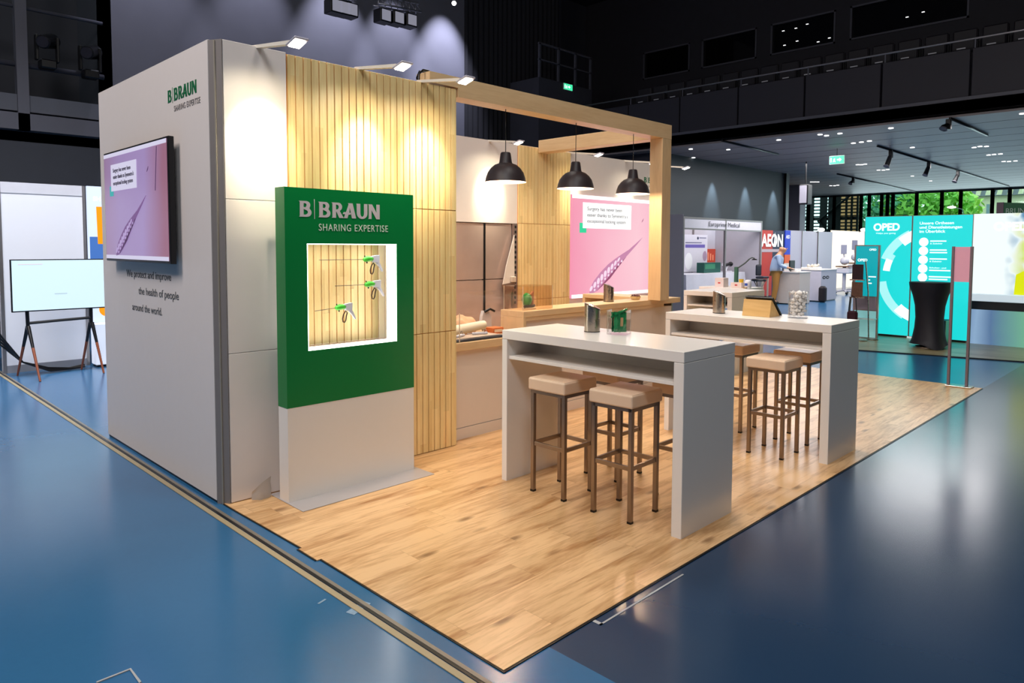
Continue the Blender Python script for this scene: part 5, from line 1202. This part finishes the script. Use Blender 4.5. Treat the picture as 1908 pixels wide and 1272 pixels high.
# cocktail table with stretch cover
ct = T('cocktail_table', 'round cocktail table in a black stretch cover on the olive floor', 'table', (11.45, 1.46, 0))
b = MB(); n = 32; rings = []
prof = [(.01, 0.0), (.055, .0), (.20, .0), (.42, .0), (.60, .0), (.80, 0), (.96, 0), (1.06, 0), (1.115, 0)]
hs_ = [.015, .06, .16, .34, .52, .72, .90, 1.04, 1.112]; rs_ = [.355, .33, .285, .235, .212, .225, .265, .315, .325]
for z_, r_ in zip(hs_, rs_):
    rg = []
    for k in range(n):
        a = 2*PI*k/n; lobe = max(0, math.cos(2*(a-.6)))**2; w2 = max(0, 1-z_/.5)
        rr_ = r_*(1-(.16*(1-lobe))*w2); zz = z_+(1-lobe)*.07*(1 if z_ < .02 else .3 if z_ < .1 else 0)
        rg.append(b.bm.verts.new((11.45+rr_*math.cos(a), 1.46+rr_*math.sin(a), zz)))
    rings.append(rg)
for A, B in zip(rings, rings[1:]):
    for k in range(n): b.bm.faces.new((A[k], A[(k+1) % n], B[(k+1) % n], B[k])).smooth = True
b.bm.faces.new(rings[-1]); b.build('stretch_cover', mat('stretch_black', '17151E', .6), ct)
MB().cyl((11.45, 1.46, 1.10), (11.45, 1.46, 1.118), .32, seg=32).build('tabletop', blackm, ct)
MB().cyl((11.45, 1.46, .012), (11.45, 1.46, .03), .2, seg=24).cyl((11.45, 1.46, .03), (11.45, 1.46, 1.1), .03).build('pedestal', steel, ct)
cu2 = T('green_cube_seat', 'dark green cube with pale side and letter O behind the cocktail table', 'cube seat', (12.4, 1.6, 0))
MB().box(12.2, 12.5, 1.40, 1.80, .013, .42, .01).build('cube', mat('cube_green', '0E5058', .5), cu2)
MB().box(12.21, 12.49, 1.394, 1.40, .02, .41).build('pale_side', mat('cube_lime', '9CC890', .5), cu2)
text('OPED', .08, 'cube_text', mat('cube_white', 'D8E8E4', .4), cu2, (12.199, 1.74, .23), -Y, Z, bold=.04, width=.28)
# sign stand in the aisle
sg = T('sign_stand', 'pink sign panel on two slim grey legs at the booth corner', 'sign stand', (8.03, .24, 0))
pkm = mat('sign_pink', 'E4AAC2', .35)
MB().box(8.02, 8.04, .17, .335, 1.285, 1.71).build('sign_panel', pkm, sg)
for y in (.155, .35): MB().box(8.01, 8.05, y-.015, y+.015, .02, 1.715, .003).build('leg', mat('sign_grey', '7A6E78', .4, metal=.4), sg)
MB().box(7.9, 8.06, .08, .36, .009, .022, .004).build('foot_plate', steel, sg)
# green sign stand at far right and its arm lamp
gs = T('green_stand_sign', 'tall sign with purple edge and green lettered board at the right edge', 'sign', (14.5, .9, 0))
pa = P(1857, 380, 'x', 14.5); pb = P(1870, 380, 'x', 14.5)
MB().box(14.5, 14.56, pb.y, pa.y, 0, P(1860, 377, 'x', 14.5).z).build('purple_upright', mat('sign_purple', '6A5464', .5), gs)
ztop = P(1870, 377, 'x', 14.5).z
MB().prism([(14.52, pb.y, ztop), (14.52, pb.y, ztop-.25), (14.52, pb.y-1.6, ztop-.25), (14.52, pb.y-1.6, ztop-.12)], (.05, 0, 0)).build('green_board', mat('sign_deep_green', '1E5A3C', .5), gs)
text('BRUN', .11, 'sign_text', mat('sign_pale', 'A8B8B0', .5), gs, (14.515, pb.y-.03, ztop-.22), -Y, Z, width=.3)
gl_ = T('arm_lamp', 'white glowing arm lamp above the middle cyan board', 'lamp', (12.7, 1.35, 2.29))
la = P(1773, 386, 'x', 12.3); MB().tube([(12.62, 1.28, 2.28), (12.5, la.y-.12, la.z-.03), (12.3, la.y-.03, la.z)], .008, 6).build('arm', alu, gl_)
MB().ball((12.3, la.y, la.z), .07, sz=.3).build('lamp_head', mat('lamp_glow', 'FFFFF0', em=4), gl_)
for px, lb in ((1530, 'white glowing lamp above the lilac partitions'), (1609, 'white glowing lamp at the edge of the warm glowing wall')):
    p = P(px, 428, 'y', 9.0); t = T('arm_lamp', lb, 'lamp', p); MB().ball(p, .13, sz=.6).build('lamp_head', mat('lamp_glow', 'FFFFF0', em=4), t); MB().tube([p, p+Vector((.05, .2, -.1))], .015, 6).build('arm', alu, t)
